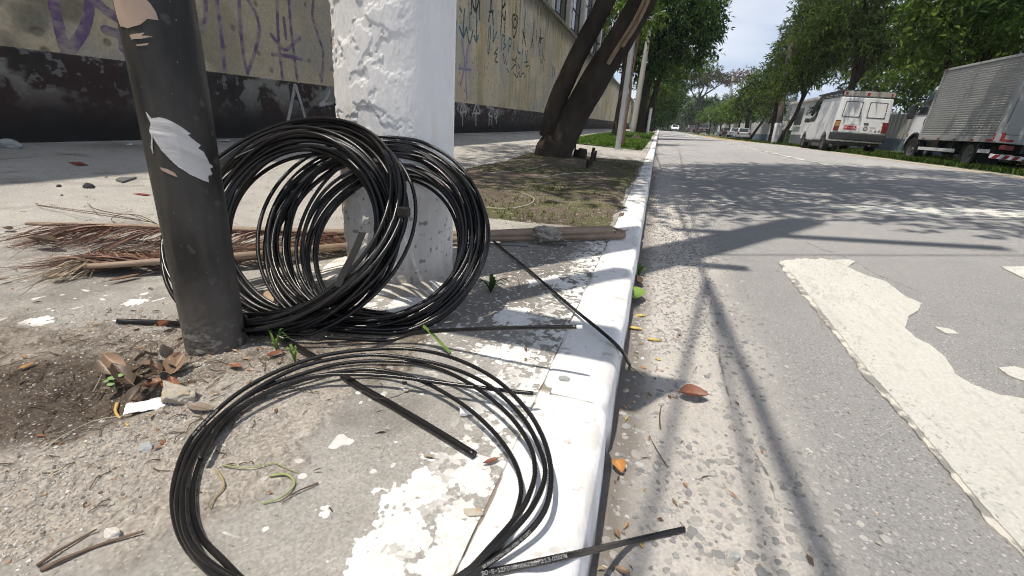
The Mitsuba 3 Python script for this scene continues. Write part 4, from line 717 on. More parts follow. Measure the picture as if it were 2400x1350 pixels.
# the far side: feathery trees over the parked vehicles
RG = 'feathery trees along the far side of the road'
FE = dict(L=.27, W=.07, cols=FEATH, sprays=105, per=12, droop=.25, spread=.6)
tree('roadside_tree', 'tall feathery tree whose crown slopes down to the sky gap', RG, (9.0, 44, .0), (8.7, 44, 5), .26, [(10.0, 43, 8.1, 1.9, 2.2, 1.3), (8.9, 43, 6.3, 1.6, 2, 1.1), (11.2, 43, 10.0, 2.2, 2.2, 1.5), (9.9, 43, 9.4, 1.2, 1.4, .9), (9.7, 43, 5.2, 1.8, 2.0, 1.0), (7.9, 42, 5.0, .9, 1.2, .7), (12.2, 43, 7.6, 2.1, 2, 1.6), (10.2, 42, 6.9, 1.5, 1.6, 1.0), (8.2, 42, 3.9, 1.0, 1.2, .7)], 31, .38, .10, FEATH, sprays=85, per=13, droop=.3, spread=.75)
tree('roadside_tree', 'feathery tree with spreading crown right above the white van', RG, (8.6, 27.5, .0), (8.3, 27, 3.6), .22, [(7.4, 27, 6.3, 1.6, 1.7, 1.1), (8.8, 26.5, 7.3, 1.9, 1.8, 1.2), (8.0, 27, 4.7, 1.5, 1.5, .8), (10.2, 27, 6.0, 1.8, 1.7, 1.1), (6.5, 27, 5.2, .9, 1.0, .6), (9.4, 26.5, 4.4, 1.2, 1.2, .6), (10.8, 26, 7.8, 1.6, 1.6, 1.0), (7.8, 27, 8.1, 1.4, 1.4, .8)], 32, **{**FE, 'sprays': 85})
tree('roadside_tree', 'leafy broad leaved tree between the van and the truck', RG, (9.9, 20.6, .0), (9.6, 20.3, 2.6), .17, [(8.4, 19.6, 3.6, 1.3, 1.0, .6), (9.0, 19.8, 4.7, 1.7, 1.4, .9), (10.2, 20, 4.2, 1.4, 1.3, .9), (7.9, 19.4, 4.6, 1.0, 1.0, .6), (8.8, 19, 5.8, 1.6, 1.4, .9), (10.4, 20.5, 5.9, 1.5, 1.5, 1.0)], 33, .24, .11, GREEN, extra=[limb([(9.5, 20.9, -.1), (9.4, 20.8, 1.4), (8.8, 20.4, 3.4)], .10, .06, 10, 5), limb([(9.0, 20.5, .4), (9.35, 20.4, 1.6), (10.0, 20.2, 3.4)], .09, .05, 9, 6)], sprays=100, per=9, droop=.45, spread=.6)
tree('roadside_tree', 'dark tree overhanging the corrugated truck box', RG, (10.1, 17.4, .0), (10.0, 17.2, 2.9), .18, [(9.2, 15.6, 4.0, 1.6, 1.5, .9), (10.4, 15, 4.6, 1.8, 1.6, 1.1), (9.0, 13.6, 4.6, 1.5, 1.5, .9), (11.0, 13.4, 4.0, 1.8, 1.5, 1.3), (8.8, 16.6, 5.3, 1.6, 1.5, .9), (11.6, 16.6, 3.4, 1.4, 1.4, 1.2), (11.4, 11.6, 4.2, 1.6, 1.5, 1.2), (6.6, 12.6, 5.0, 1.5, 1.5, .6), (8.0, 11.0, 5.0, 1.5, 1.4, .6), (7.4, 11.8, 5.3, 1.2, 1.2, .5), (8.6, 11.9, 5.1, 1.2, 1.2, .5), (6.4, 10.2, 4.8, 1.2, 1.2, .5), (5.4, 18.8, 6.3, .8, 1.0, .4)], 34, .24, .10, DEEP, extra=[limb([(10.0, 18.4, 0), (10.1, 18.3, 1.5), (10.5, 18, 3.6)], .10, .06, 9, 7)], sprays=105, per=9, droop=.45, spread=.6)
tree('roadside_tree', 'dense hedge-like green tree behind the wall above the truck cab', RG, (11.4, 21.5, .0), (11.4, 21.5, 1.4), .14, [(11.2, 21, 2.2, 1.1, 1.4, .8), (12.2, 19, 2.6, 1.2, 1.6, 1.1), (11.6, 24, 2.2, 1.0, 1.4, .8), (12.4, 16.6, 2.6, 1.2, 1.4, 1.2), (11.6, 27, 2.7, 1.0, 1.6, 1.0), (11.8, 30.5, 3.2, 1.1, 1.8, 1.2), (12.6, 24, 3.9, 1.3, 1.8, 1.1)], 35, .20, .07, GREEN, sprays=110, per=9, droop=.6, spread=.5)
tree('roadside_tree', 'low bushy tree in front of the white building', RG, (8.5, 28.5, .0), (8.4, 28.5, 1.2), .08, [(8.2, 28.4, 1.65, .75, .8, .65), (8.6, 28.6, 2.3, .8, .8, .5), (7.9, 28.2, 1.1, .45, .5, .35)], 36, .17, .075, BLUE, sprays=130, per=9, droop=.3, spread=.4)
tree('roadside_tree', 'small yellow-green tree lit by the sun beside the white-footed pole', RG, (9.2, 46, -.1), (9.0, 46, 1.8), .10, [(8.7, 45, 2.6, 1.0, 1.0, .9), (9.2, 46, 1.7, .6, .6, .5)], 37, .24, .11, PALE, sprays=60, per=8, droop=.3, spread=.5)
tree('roadside_tree', 'slim tree leaning beside the white-footed utility pole', RG, (6.3, 29.2, .0), (6.9, 28.6, 3.3), .12, [(6.8, 28.4, 4.05, 1.0, 1.2, .72), (6.2, 28.4, 3.35, .8, 1.0, .58), (7.5, 28.4, 5.0, 1.1, 1.1, .8), (5.95, 28.8, 2.75, .5, .6, .36), (6.4, 28.4, 5.0, .8, .9, .6)], 38, .26, .07, FEATH, extra=[], sprays=90, per=12, droop=.3, spread=.7)
tree('roadside_tree', 'multi-stemmed tree just right of the parked silver hatchback', RG, (9.0, 56, -.15), (8.6, 56, 3), .26, [(8.6, 55, 4.2, 1.6, 1.8, 1.2), (9.8, 56, 4.6, 1.6, 1.7, 1.3), (7.6, 55, 3.3, 1.0, 1.2, .7), (9.2, 55, 5.6, 1.5, 1.6, 1.0)], 39, .45, .11, FEATH, extra=[limb([(9.2, 55.6, -.2), (9.9, 55.4, 1.4), (10.6, 55, 3.2)], .16, .08, 9, 8)], sprays=60, per=10, droop=.6, spread=.9)
for i, (x, y, l) in enumerate([(9.8, 66, 'leafy tree above the parked silver sedan'), (9.9, 77, 'leafy tree above the parked red-tailed dark car'), (10.0, 88, 'green tree a little beyond the row of parked cars'), (9.4, 101, 'green tree beside the black pickup')]):
    tree('roadside_tree', l, RG, (x, y, -.1), (x - .3, y, 2.6), .16, [(x - .9, y - 1, 3.2, 1.7, 1.8, 1.0), (x + .8, y, 3.5, 1.9, 1.9, 1.2), (x - .2, y, 4.1, 1.6, 1.8, .8), (x - 1.8, y - .5, 2.6 + .1 * i, 1.0, 1.2, .6)], 41 + i, .45, .17, GREEN, extra=[limb([(x + .8, y + .3, -.2), (x + 1.0, y, 1.3), (x + 1.3, y, 3)], .09, .06, 8, i)], sprays=48, per=8, droop=.4, spread=.8)
u = tree('umbrella_tree', 'flat topped brownish tree with a twisted trunk over the far road', None, (8.2, 118, -.1), (7.6, 118, 8.2), .5, [(6.6, 117, 11.6, 2.6, 2.4, .9), (9.8, 117, 12.4, 2.8, 2.4, .9), (12.6, 117, 11.2, 2.4, 2.4, .9), (4.9, 117, 10.0, 1.5, 1.5, .6), (8, 117, 10.2, 1.7, 1.5, .6)], 51, .6, .26, ((.06, .07, .03), (.13, .125, .06)), sprays=26, per=9, droop=.2, spread=1.0, shell=.3)
tree('far_tree', 'dark green tree under the flat topped tree', None, (8.6, 121, -.1), (8.4, 121, 4), .5, [(8.2, 120, 5.2, 2.3, 2.4, 2.2), (6.9, 120, 3.3, 1.6, 2, 1.2), (10.6, 121, 5.2, 2.4, 2.4, 2.4)], 52, .7, .3, DEEP, sprays=24, per=9, spread=1.2)
tree('far_tree', 'hazy pale tree at the end of the street', None, (3.6, 190, -.1), (3.6, 190, 4), .5, [(4.4, 188, 5.0, 3.4, 3, 3.2), (8.8, 190, 5.8, 4.4, 3, 4.2), (1.4, 192, 3.4, 2.6, 3, 2.2), (12.5, 190, 7.0, 4, 3, 5)], 53, 1.1, .5, PALE, sprays=12, per=9, spread=1.8)
tree('far_tree', 'pink blossomed treetop beside the wooden cross-armed pole', None, (11.6, 82, -.1), (11.4, 82, 6), .25, [(10.3, 82, 8.6, 1.0, 1.0, .8), (11.4, 82, 9.0, 1.2, 1.2, .8)], 54, .3, .14, ((.10, .10, .05), (.36, .24, .24)), sprays=45, per=8, spread=.7)
tree('background_tree', 'tall tree behind the boundary wall to the right of the van', 'trees behind the boundary wall', (13.4, 26, -.1), (13.2, 26, 3), .2, [(12.6, 25, 3.6, 1.6, 1.8, 1.3), (13.6, 26, 5.6, 2.0, 2, 1.6), (12.4, 27.5, 5.0, 1.6, 1.6, 1.2), (14.4, 24, 3.6, 1.6, 1.8, 1.5)], 61, .28, .11, FEATH, sprays=75, per=9, droop=.6, spread=.7)
tree('background_tree', 'tall tree behind the boundary wall above the truck cab', 'trees behind the boundary wall', (14.6, 20.5, -.1), (14.4, 20.5, 3), .2, [(13.6, 20, 3.6, 1.6, 1.8, 1.3), (14.6, 20, 5.8, 2.0, 2, 1.6), (15.4, 17.6, 4.4, 1.8, 1.8, 1.6), (16, 22, 4.6, 2, 2, 1.8)], 62, .26, .11, GREEN, sprays=75, per=9, droop=.6, spread=.7)
tree('background_tree', 'tall tree behind the white building', 'trees behind the boundary wall', (13.6, 37, -.1), (13.2, 37, 4), .2, [(12.8, 36, 4.4, 1.8, 2, 1.5), (13.6, 37, 6.6, 2.2, 2.2, 1.8), (11.9, 39, 5.4, 1.7, 1.8, 1.4), (14.6, 33, 5.0, 1.9, 2, 1.6)], 63, .36, .12, FEATH, sprays=65, per=9, droop=.6, spread=.8)
# wooded hill closing the street
def hill(x, y): return 15 * np.exp(-((x - 60) / 90) ** 2) * sstep(300, 420, y) + 9 * sstep(300, 380, y) - 1.0
struct('hills', grid(np.linspace(-300, 420, 60), np.linspace(290, 460, 12), hill), mat('m_hill', (.05, .075, .035), .95), True, 'low green hill far beyond the end of the street')
rg = np.random.default_rng(77); hx = rg.uniform(-60, 180, 420); hy = rg.uniform(300, 400, 420)
m, c = crown([(x, y, float(hill(x, y)) + 1.5, 4, 4, rg.uniform(2.5, 4.5)) for x, y in zip(hx, hy)], 78, 1.8, 1.1, ((.045, .075, .03), (.09, .13, .05)), sprays=2.2, per=8, spread=2.0)
struct('distant_woods', m, 'm_leaf', False, 'woods on the far hill at the end of the street', 'stuff', color=c)

# ------------------------------------------------------------------ posts and poles along the street
mat('m_galv', lambda p, n, uv: mix((.34, .35, .36), (.48, .49, .50), fbm(p.x * 20, p.y * 20, p.z * 6, 3)), .45, metallic=.35)
mat('m_conc', lambda p, n, uv: mix((.34, .32, .29), (.50, .48, .44), fbm(p.x * 9, p.y * 9, p.z * 2, 4)), .85)
mat('m_white', (.80, .80, .80), .6)
def leanpole(key, px0, px1, y, r0, r1, m, name='shaft', surf=walk_z, more=1.0):
    a, b = PY(*px0, y), PY(*px1, y); a[2] = min(a[2], float(surf(a[0], a[1]))) - .05; b = a + (b - a) * more
    return part(key, name, tube(np.linspace(a, b, 12), np.linspace(r0, r1, 12), 14), m, True)
k = thing('lamp_post', 'slim grey galvanised metal post standing at the pavement edge by the grass', 'post'); pb = on(walk_z, 1447, 351)
leanpole(k, (1447, 351), (1483, 95), pb[1], .062, .056, 'm_galv', more=1.6); a = PY(1447, 349, pb[1]); part(k, 'base_plate', move(rbox((-.11, -.11, -.02), (.11, .11, .018), .005), (a[0], a[1], float(walk_z(a[0], a[1])))), 'm_galv')
k = thing('street_pole', 'leaning pale concrete pole farther along in front of the dark left trees', 'pole'); leanpole(k, (1482, 311), (1521, 78), 29, .17, .11, 'm_conc', more=1.15)
part(k, 'street_lamp', limb([PY(1521, 78, 29), PY(1530, 40, 28.8), PY(1560, 25, 28.5)], .05, .04, 8), 'm_galv', True)
k = thing('bollard_post', 'short white painted post at the kerb under the dark left trees', 'post'); leanpole(k, (1517, 312), (1526, 254), 30, .085, .075, 'm_white'); part(k, 'cap', move(rbox((-.1, -.1, -.02), (.1, .1, .03), .01), PY(1526, 254, 30)), 'm_conc')
k = thing('sapling', 'thin brown sapling stem tied up beside the metal post', 'tree'); ys_ = pb[1] + 1.4
part(k, 'trunk', limb([PY(1459, 343, ys_), PY(1466, 280, ys_), PY(1476, 220, ys_), PY(1480, 180, ys_), PY(1490, 120, ys_), PY(1506, 40, ys_)], .045, .025, 8, 3, .3, 20), mat('m_stem', (.16, .10, .065), .85), True)
mm, cc = crown([(*PY(1508, 30, ys_), .4, .4, .4)], 9, .14, .05, GREEN, sprays=400, per=7, spread=.3); part(k, 'crown', mm, 'm_leaf', False, color=cc, kind='stuff')
k = thing('power_pole', 'grey utility pole with white painted foot beside the parked van', 'pole'); yp = 30.0
p0, p1, p2 = PY(1817, 336, yp), PY(1826, 288, yp), PY(1851, 120, yp)
part(k, 'white_foot', tube(np.linspace(p0 - [0, 0, .15], p1, 6), np.linspace(.235, .21, 6), 16), 'm_white', True); part(k, 'shaft', tube(np.linspace(p1, p1 + (p2 - p1) * 1.3, 8), np.linspace(.16, .11, 8), 16), 'm_bark_grey', True)
k = thing('power_pole', 'distant pole with a wooden cross arm against the sky gap', 'pole'); yp = 80.0; a, b = PY(1697, 316, yp), PY(1718, 178, yp)
part(k, 'shaft', tube(np.linspace(a - [0, 0, .3], b, 8), np.linspace(.2, .14, 8), 10), 'm_conc', True); q = PY(1717, 192, yp); part(k, 'cross_arm', move(box(-1.5, 1.5, -.08, .08, -.07, .07), q - [.3, .2, 0]), 'm_bark')
for s in (-1.3, -.9, .5, .9): part(k, 'insulator', move(tube([[s - .3, -.2, .05], [s - .3, -.2, .28]], .05, 6), q), 'm_steel')
k = thing('power_pole', 'far pole with a small white foot left of the parked dark cars', 'pole'); yp = 90.0
part(k, 'white_foot', tube([PY(1657, 317, yp) - [0, 0, .2], PY(1659, 298, yp)], .26, 10), 'm_white', True); part(k, 'shaft', tube([PY(1659, 298, yp), PY(1664, 258, yp)], [.24, .18], 10), 'm_conc', True)
k = thing('stake', 'thin wooden stake standing in the grass beside the white building', 'stake'); part(k, 'shaft', tube([PY(1838, 336, 29) - [0, 0, .1], PY(1850, 280, 29)], .04, 7), mat('m_wood', (.32, .24, .15), .8), True)
k = thing('bin', 'dark green bin standing against the white building', 'bin'); gb = PX(1836, 330, 8.4); gb[2] = float(road_z(gb[0], gb[1]))
mat('m_green', (.02, .10, .06), .5); part(k, 'body', move(tm(hull_s([(x, y, 0.05) for x in (-.22, .22) for y in (-.22, .22)] + [(x, y, .85) for x in (-.27, .27) for y in (-.27, .27)], .03)), gb), 'm_green', 30); part(k, 'lid', move(rbox((-.33, -.33, .88), (.33, .33, .95), .03), gb), 'm_green', 30)

# ------------------------------------------------------------------ vehicles: local x = to the right, y = ahead, z = up; they show their tails
def carpaint(key, c, r=.32): return mat(key, c, r, clearcoat=.8, clearcoat_gloss=.9, specular=.5)
carpaint('m_vanw', (.80, .81, .82)); carpaint('m_silver', (.34, .36, .39), .28); carpaint('m_blackcar', (.018, .018, .02)); carpaint('m_whitecar', (.78, .78, .78)); carpaint('m_navy', (.03, .045, .075)); carpaint('m_truckw', (.80, .82, .85))
mat('m_tyre', (.022, .022, .022), .85); mat('m_rim', (.20, .205, .21), .4, metallic=.6); mat('m_plastic', (.04, .042, .045), .55); mat('m_seal', (.05, .05, .052), .6)
mat('m_red', (.17, .018, .018), .3, clearcoat=.6); mat('m_redbright', (.30, .03, .028), .45); mat('m_amber', (.42, .22, .06), .3, clearcoat=.6); mat('m_plate', (.42, .025, .035), .5); mat('m_plategrey', (.5, .5, .5), .5); mat('m_wht', (.8, .8, .8), .5); mat('m_rust', (.16, .10, .06), .7); mat('m_badge', (.16, .16, .17), .4)
mat('m_win', (.02, .024, .028), .08, specular=.6)
def xf(loc, rz=0.0, lean=0.0, s=1.0):
    c, sn = math.cos(rz), math.sin(rz); cl, sl = math.cos(lean), math.sin(lean)
    M = np.array([[c, -sn, 0], [sn, c, 0], [0, 0, 1.0]]) @ np.array([[cl, 0, sl], [0, 1, 0], [-sl, 0, cl]]) * s
    return lambda m: (tm(m)[0] @ M.T + np.asarray(loc, float), tm(m)[1])
def panel(q, u0, u1, v0, v1, off=.004, th=.004, rnd=0.0):
    """A thin slab lying on the quad q (bottom left, bottom right, top right, top left), within the fractions u0..u1, v0..v1."""
    q = np.array(q, float); n = np.cross(q[1] - q[0], q[3] - q[0]); n /= np.linalg.norm(n)
    us = [(u0 + rnd, v0), (u1 - rnd, v0), (u1, v0 + rnd), (u1, v1 - rnd), (u1 - rnd, v1), (u0 + rnd, v1), (u0, v1 - rnd), (u0, v0 + rnd)] if rnd else [(u0, v0), (u1, v0), (u1, v1), (u0, v1)]
    P = np.array([(q[0] * (1 - u) + q[1] * u) * (1 - v) + (q[3] * (1 - u) + q[2] * u) * v for u, v in us]); k = len(P)
    a, b = P + n * off, P + n * (off + th); f = [[0, i + 1, i] for i in range(1, k - 1)] + [[k, k + i, k + i + 1] for i in range(1, k - 1)]
    for i in range(k): j = (i + 1) % k; f += [[i, j, k + j], [i, k + j, k + i]]
    return np.vstack([a, b]), np.array(f)
def frame_panel(q, u0, u1, v0, v1, w, off=.004, th=.006):
    return cat([panel(q, u0, u1, v0, v0 + w, off, th), panel(q, u0, u1, v1 - w, v1, off, th), panel(q, u0, u0 + w * .8, v0 + w, v1 - w, off, th), panel(q, u1 - w * .8, u1, v0 + w, v1 - w, off, th)])
def wheel(k, X, x, y, r, w, holes=True):
    pr = [(r * .62, -w / 2), (r * .93, -w / 2), (r, -w / 2 + .03), (r, w / 2 - .03), (r * .93, w / 2), (r * .62, w / 2), (r * .60, w / 2 - .03), (r * .60, -w / 2 + .03), (r * .62, -w / 2)]
    wk = part(k, 'wheel', X(move(lathe(pr, 26), (x, y, r))), 'm_tyre', 30)
    sd = -1 if x < 0 else 1; part(wk, 'rim', X(move(lathe([(.001, sd * (w / 2 - .035)), (r * .14, sd * (w / 2 - .02)), (r * .2, sd * (w / 2 - .05)), (r * .5, sd * (w / 2 - .03)), (r * .62, sd * (w / 2 - .008)), (r * .62, sd * (w / 2 - .06))], 22), (x, y, r))), 'm_rim', 30)
def text_on(q, text, h, u, v, off):
    q = np.array(q, float); m = meshkit.text_mesh(text, h, .003); w = np.array(m.vertices); w[:, 0] -= w[:, 0].max() / 2; w[:, 1] -= h / 2
    ex = (q[1] - q[0]) / np.linalg.norm(q[1] - q[0]); n = np.cross(ex, q[3] - q[0]); n /= np.linalg.norm(n); ey = np.cross(n, ex)
    o = (q[0] * (1 - u) + q[1] * u) * (1 - v) + (q[3] * (1 - u) + q[2] * u) * v; return o + w[:, :1] * ex + w[:, 1:2] * ey + (w[:, 2:] + off) * n, np.array(m.faces)

# --- the white van
vb = PX(1920, 351, 5.66); X = xf((5.66 + .80, vb[1] - .72, float(road_z(6.4, vb[1]))), -.015, .02)
kv = thing('van', 'white panel van with roof rack and red plate on the far road edge', 'van')
W = .80; r = .05
def P8(lst, r=.05, seg=10): return hull_s([(s * x, y, z) for x, y, z in lst for s in (-1, 1)], r, seg)
boxb = P8([(W - r, r, .42), (W - r, r + .02, .95), (W - .10, .12, 1.74), (W - r, 2.30, .42), (W - r, 2.28, .95), (W - .10, 2.22, 1.76)])
cab = P8([(W - r, 2.2, .40), (W - r, 2.2, 1.0), (W - r, 3.55, .40), (W - r, 3.3, .92), (W - .16, 2.3, 1.44), (W - .20, 2.75, 1.40)])
hood = P8([(W - r, 3.2, .40), (W - r, 3.2, .90), (W - .08, 3.95, .42), (W - .10, 3.9, .74)])
body = boxb + cab + hood
for y in (.72, 3.32):
    for s in (-1, 1): body = body - m3.Manifold.cylinder(.5, .36, .36, 28).rotate((0, 90, 0)).translate((s * .80 - .25, y, .30))
part(kv, 'body', X(body), 'm_vanw', 28)
part(kv, 'bumper', X(rbox((-W - .01, -.05, .42), (W + .01, .14, .66), .03)), 'm_plastic', 30); part(kv, 'sill', X(cat([box(-W + .04, W - .04, .1, 3.6, .26, .44)])), 'm_plastic')
part(kv, 'exhaust', X(tube([(.42, .2, .30), (.42, -.06, .28)], .03, 8)), 'm_rust'); part(kv, 'underside', X(rbox((-.55, .12, .24), (.35, .5, .36), .04)), 'm_rust')
RQ = [(-W + .02, .0, .66), (W - .02, .0, .66), (W - .09, .085, 1.78), (-W + .09, .085, 1.78)]
for s, (u0, u1) in zip((0, 1), ((.03, .485), (.515, .97))):
    d = part(kv, 'rear_door', X(panel(RQ, u0, u1, .02, .97, .004, .012, .02)), 'm_vanw'); part(d, 'blank_window', X(panel(RQ, u0 + .065, u1 - .065, .46, .87, .018, .006, .03)), 'm_wht'); part(d, 'window_seal', X(frame_panel(RQ, u0 + .05, u1 - .05, .445, .885, .018, .016, .012)), 'm_seal')
    part(kv, 'tail_light', X(panel(RQ, (-.005, .905)[s], (.095, 1.005)[s], .04, .34, .018, .02, .01)), 'm_red'); part(kv, 'indicator', X(panel(RQ, (.0, .91)[s], (.09, 1.0)[s], .17, .31, .04, .006)), ('m_amber', 'm_red')[s])
pl = part(kv, 'licence_plate', X(panel(RQ, .19, .43, .09, .205, .020, .008)), 'm_plate', label='red licence plate'); part(pl, 'lettering', X(text_on(RQ, 'DPF-4562', .085, .31, .147, .029)), 'm_wht')
part(kv, 'plate_recess', X(frame_panel(RQ, .16, .46, .06, .26, .012, .017, .006)), 'm_vanw')
hd = part(kv, 'door_handle', X(panel(RQ, .555, .64, .265, .30, .018, .03)), 'm_plastic'); part(kv, 'lock_plate', X(panel(RQ, .56, .64, .20, .262, .018, .008, .01)), 'm_wht')
def disc(q, u, v, r, off, n=16):
    q = np.array(q, float); ex = (q[1] - q[0]) / np.linalg.norm(q[1] - q[0]); nn = np.cross(ex, q[3] - q[0]); nn /= np.linalg.norm(nn); ey = np.cross(nn, ex); o = (q[0] * (1 - u) + q[1] * u) * (1 - v) + (q[3] * (1 - u) + q[2] * u) * v + nn * off
    return tube([o, o + nn * .006], r, n)
for u, v, r_, m in ((.605, .135, .068, 'm_badge'), (.605, .135, .04, 'm_plategrey'), (.80, .085, .03, 'm_badge'), (.87, .095, .036, 'm_badge'), (.87, .095, .018, 'm_wht')): part(kv, 'round_sticker', X(disc(RQ, u, v, r_, .017 + .004 * (r_ < .05))), m)
part(kv, 'sticker', X(panel(RQ, .68, .80, .15, .20, .017, .003)), 'm_plategrey'); part(kv, 'sticker', X(panel(RQ, .87, .94, .325, .345, .017, .003)), 'm_badge'); part(kv, 'sticker', X(panel(RQ, .68, .74, .06, .13, .017, .003)), 'm_plategrey')
SQ = [(-W, 2.2, .66), (-W, .1, .66), (-W + .075, .15, 1.74), (-W + .075, 2.2, 1.74)]
for z in (.30, .62, .80): part(kv, 'side_crease', X(panel(SQ, .05, .9, z, z + .02, .003, .010)), 'm_vanw')
for s in (-1, 1):
    a = [(s * W, 3.25, .98), (s * W, 2.3, 1.0), (s * (W - .11), 2.35, 1.44), (s * (W - .15), 2.75, 1.42)]; a = a if s < 0 else [a[1], a[0], a[3], a[2]]; part(kv, 'side_window', X(panel(a, .04, .94, .06, .92, .004, .006)), 'm_win')
    part(kv, 'mirror', X(rbox((s * (W + .02), 2.92, .98), (s * (W + .2), 3.0, 1.14), .03)), 'm_plastic', 30)
for y in (.72, 3.32):
    for s in (-1, 1): wheel(kv, X, s * (W - .09), y, .285, .17)
rk = part(kv, 'roof_rack', X(cat([tube([(s * .74, .12, 1.98), (s * .74, 2.9, 1.98)], .03, 8) for s in (-1, 1)] + [tube([(-.74, y, 1.98), (.74, y, 1.98)], .022, 8) for y in (.12, .8, 1.5, 2.2, 2.9)])), 'm_plastic', kind='stuff')
for s in (-1, 1):
    for y in (.15, 1.2, 2.2): part(rk, 'rack_leg', X(tube([(s * .70, y, 1.76), (s * .74, y, 1.98)], .018, 7)), 'm_plastic')
part(kv, 'rack_board', X(rbox((-.73, .07, 1.82), (.73, .10, 1.97), .008)), 'm_conc'); part(kv, 'rack_tube', X(tube([(-.76, .1, 1.96), (-.76, 2.2, 1.94), (-.78, 2.75, 1.70), (-.80, 2.95, 1.25)], .055, 8)), 'm_plastic', True)
for x0, x1 in ((-.68, -.63), (-.06, .02), (.62, .67)): part(kv, 'reflector', X(box(x0, x1, .062, .068, 1.85, 1.93)), 'm_redbright')

# --- the box truck
tb0, tb1 = PX(2136, 378, 7.5), PX(2270, 394, 7.5)
X = xf((8.30, tb1[1] - .95 + .05, -.09), .0, .05)
kt2 = thing('truck', 'white cab box truck with ribbed grey metal body parked on the far verge', 'truck')
wb = float(tb0[1] - tb1[1]); yr, yf = .95, .95 + wb
mat('m_alu', lambda p, n, uv: mix((.36, .37, .37), (.46, .47, .47), fbm(p.y * 2, p.z * 2, 0, 3)), .5, metallic=.15)
zb, zt, yb1 = .66, 2.52, yf - .42
bx = part(kt2, 'cargo_box', X(box(-.985, .985, .01, yb1, zb, zt - .02)), 'm_alu')
n = 30; hgt = (zt - .06 - zb - .12) / n
for i in range(n):
    z0 = zb + .12 + i * hgt; part(bx, 'side_rib', X((np.array([[-.986, .06, z0], [-1.012, .06, z0 + hgt * .42], [-1.012, .06, z0 + hgt * .62], [-.986, .06, z0 + hgt * .92], [-.986, yb1 - .04, z0], [-1.012, yb1 - .04, z0 + hgt * .42], [-1.012, yb1 - .04, z0 + hgt * .62], [-.986, yb1 - .04, z0 + hgt * .92]]), np.array([[0, 4, 5], [0, 5, 1], [1, 5, 6], [1, 6, 2], [2, 6, 7], [2, 7, 3], [0, 1, 2], [0, 2, 3], [4, 6, 5], [4, 7, 6]]))), 'm_alu')
part(bx, 'bottom_rail', X(rbox((-1.03, .0, zb - .02), (-.98, yb1, zb + .11), .008)), 'm_alu'); part(bx, 'top_rail', X(rbox((-1.03, .0, zt - .06), (-.97, yb1, zt), .012)), 'm_alu'); part(bx, 'corner_post', X(rbox((-1.03, -.02, zb), (-.96, .07, zt), .012)), 'm_alu'); part(bx, 'corner_post', X(rbox((-1.025, yb1 - .05, zb), (-.96, yb1 + .015, zt), .012)), 'm_alu')
part(bx, 'rear_frame', X(cat([rbox((-1.0, -.03, zb - .02), (1.0, .02, zb + .16), .01)])), 'm_alu'); part(bx, 'rear_door', X(rbox((-.93, -.015, zb + .17), (-.01, .015, zt - .05), .008)), 'm_alu'); part(bx, 'rear_door', X(rbox((.01, -.015, zb + .17), (.93, .015, zt - .05), .008)), 'm_alu')
for y in (.75, 1.5, 2.25, 3.0): part(kt2, 'reflector', X(box(-1.036, -1.03, y, y + .10, zb, zb + .04)), 'm_redbright')
part(kt2, 'reflector', X(box(-1.036, -1.03, .03, .28, zb, zb + .045)), 'm_redbright'); part(kt2, 'reflector', X(box(-1.036, -1.03, .03, .07, zb + .05, zb + .18)), 'm_redbright'); part(kt2, 'reflector', X(box(-.95, -.88, -.037, -.03, zb + .02, zb + .2)), 'm_redbright'); part(kt2, 'reflector', X(box(-.88, -.70, -.037, -.03, zb + .02, zb + .07)), 'm_redbright'); part(kt2, 'reflector', X(box(-1.036, -1.03, yb1 - .16, yb1 - .04, zt - .05, zt - .01)), 'm_redbright')
part(kt2, 'chassis', X(cat([box(-.42, -.34, .1, yf + .7, .46, .64)])), 'm_plastic'); part(kt2, 'chassis', X(box(.34, .42, .1, yf + .7, .46, .64)), 'm_plastic'); part(kt2, 'fuel_tank', X(rbox((-.80, yr + .95, .34), (-.45, yr + 1.6, .62), .05)), 'm_plastic', 30)
part(kt2, 'side_guard', X(rbox((-.98, yr + .52, .36), (-.95, yf - .52, .45), .008)), 'm_wht'); part(kt2, 'side_guard', X(rbox((-.98, .12, .40), (-.95, yr - .42, .49), .008)), 'm_wht')
for y in (yr + .7, yr + 1.4, .6): part(kt2, 'guard_bracket', X(box(-.955, -.45, y, y + .05, .40, .62)), 'm_plastic')
part(kt2, 'rear_bumper', X(rbox((-.98, -.02, .30), (.98, .03, .40), .008)), 'm_wht')
for i in range(10): part(kt2, 'bumper_stripe', X((np.array([[-.96 + .19 * i + dx, y, z] for y in (-.026, -.021) for dx, z in ((0, .305), (.095, .305), (.155, .395), (.06, .395))]), np.array([[0, 1, 2], [0, 2, 3], [4, 6, 5], [4, 7, 6], [0, 5, 1], [0, 4, 5], [1, 6, 2], [1, 5, 6], [2, 7, 3], [2, 6, 7], [3, 4, 0], [3, 7, 4]]))), 'm_redbright')
part(kt2, 'tail_light', X(rbox((-.88, -.03, .50), (-.62, .02, .60), .01)), 'm_red'); part(kt2, 'tail_light', X(rbox((.62, -.03, .50), (.88, .02, .60), .01)), 'm_red'); part(kt2, 'mud_flap', X(box(-.95, -.55, yr - .52, yr - .50, .12, .60)), 'm_tyre')
c0 = yb1 + .05; cabm = P8([(.86, c0 + .05, .50), (.86, c0 + .05, 1.3), (.80, c0 + .07, 2.10), (.86, yf + .52, .50), (.86, yf + .48, 1.28), (.78, yf + .14, 2.08), (.84, yf + .62, .52), (.82, yf + .60, 1.0)], .06, 10)
for s in (-1, 1): cabm = cabm - m3.Manifold.cylinder(.5, .47, .47, 30).rotate((0, 90, 0)).translate((s * .85 - .25, yf, .36))
cb = part(kt2, 'cab', X(cabm), 'm_truckw', 28)
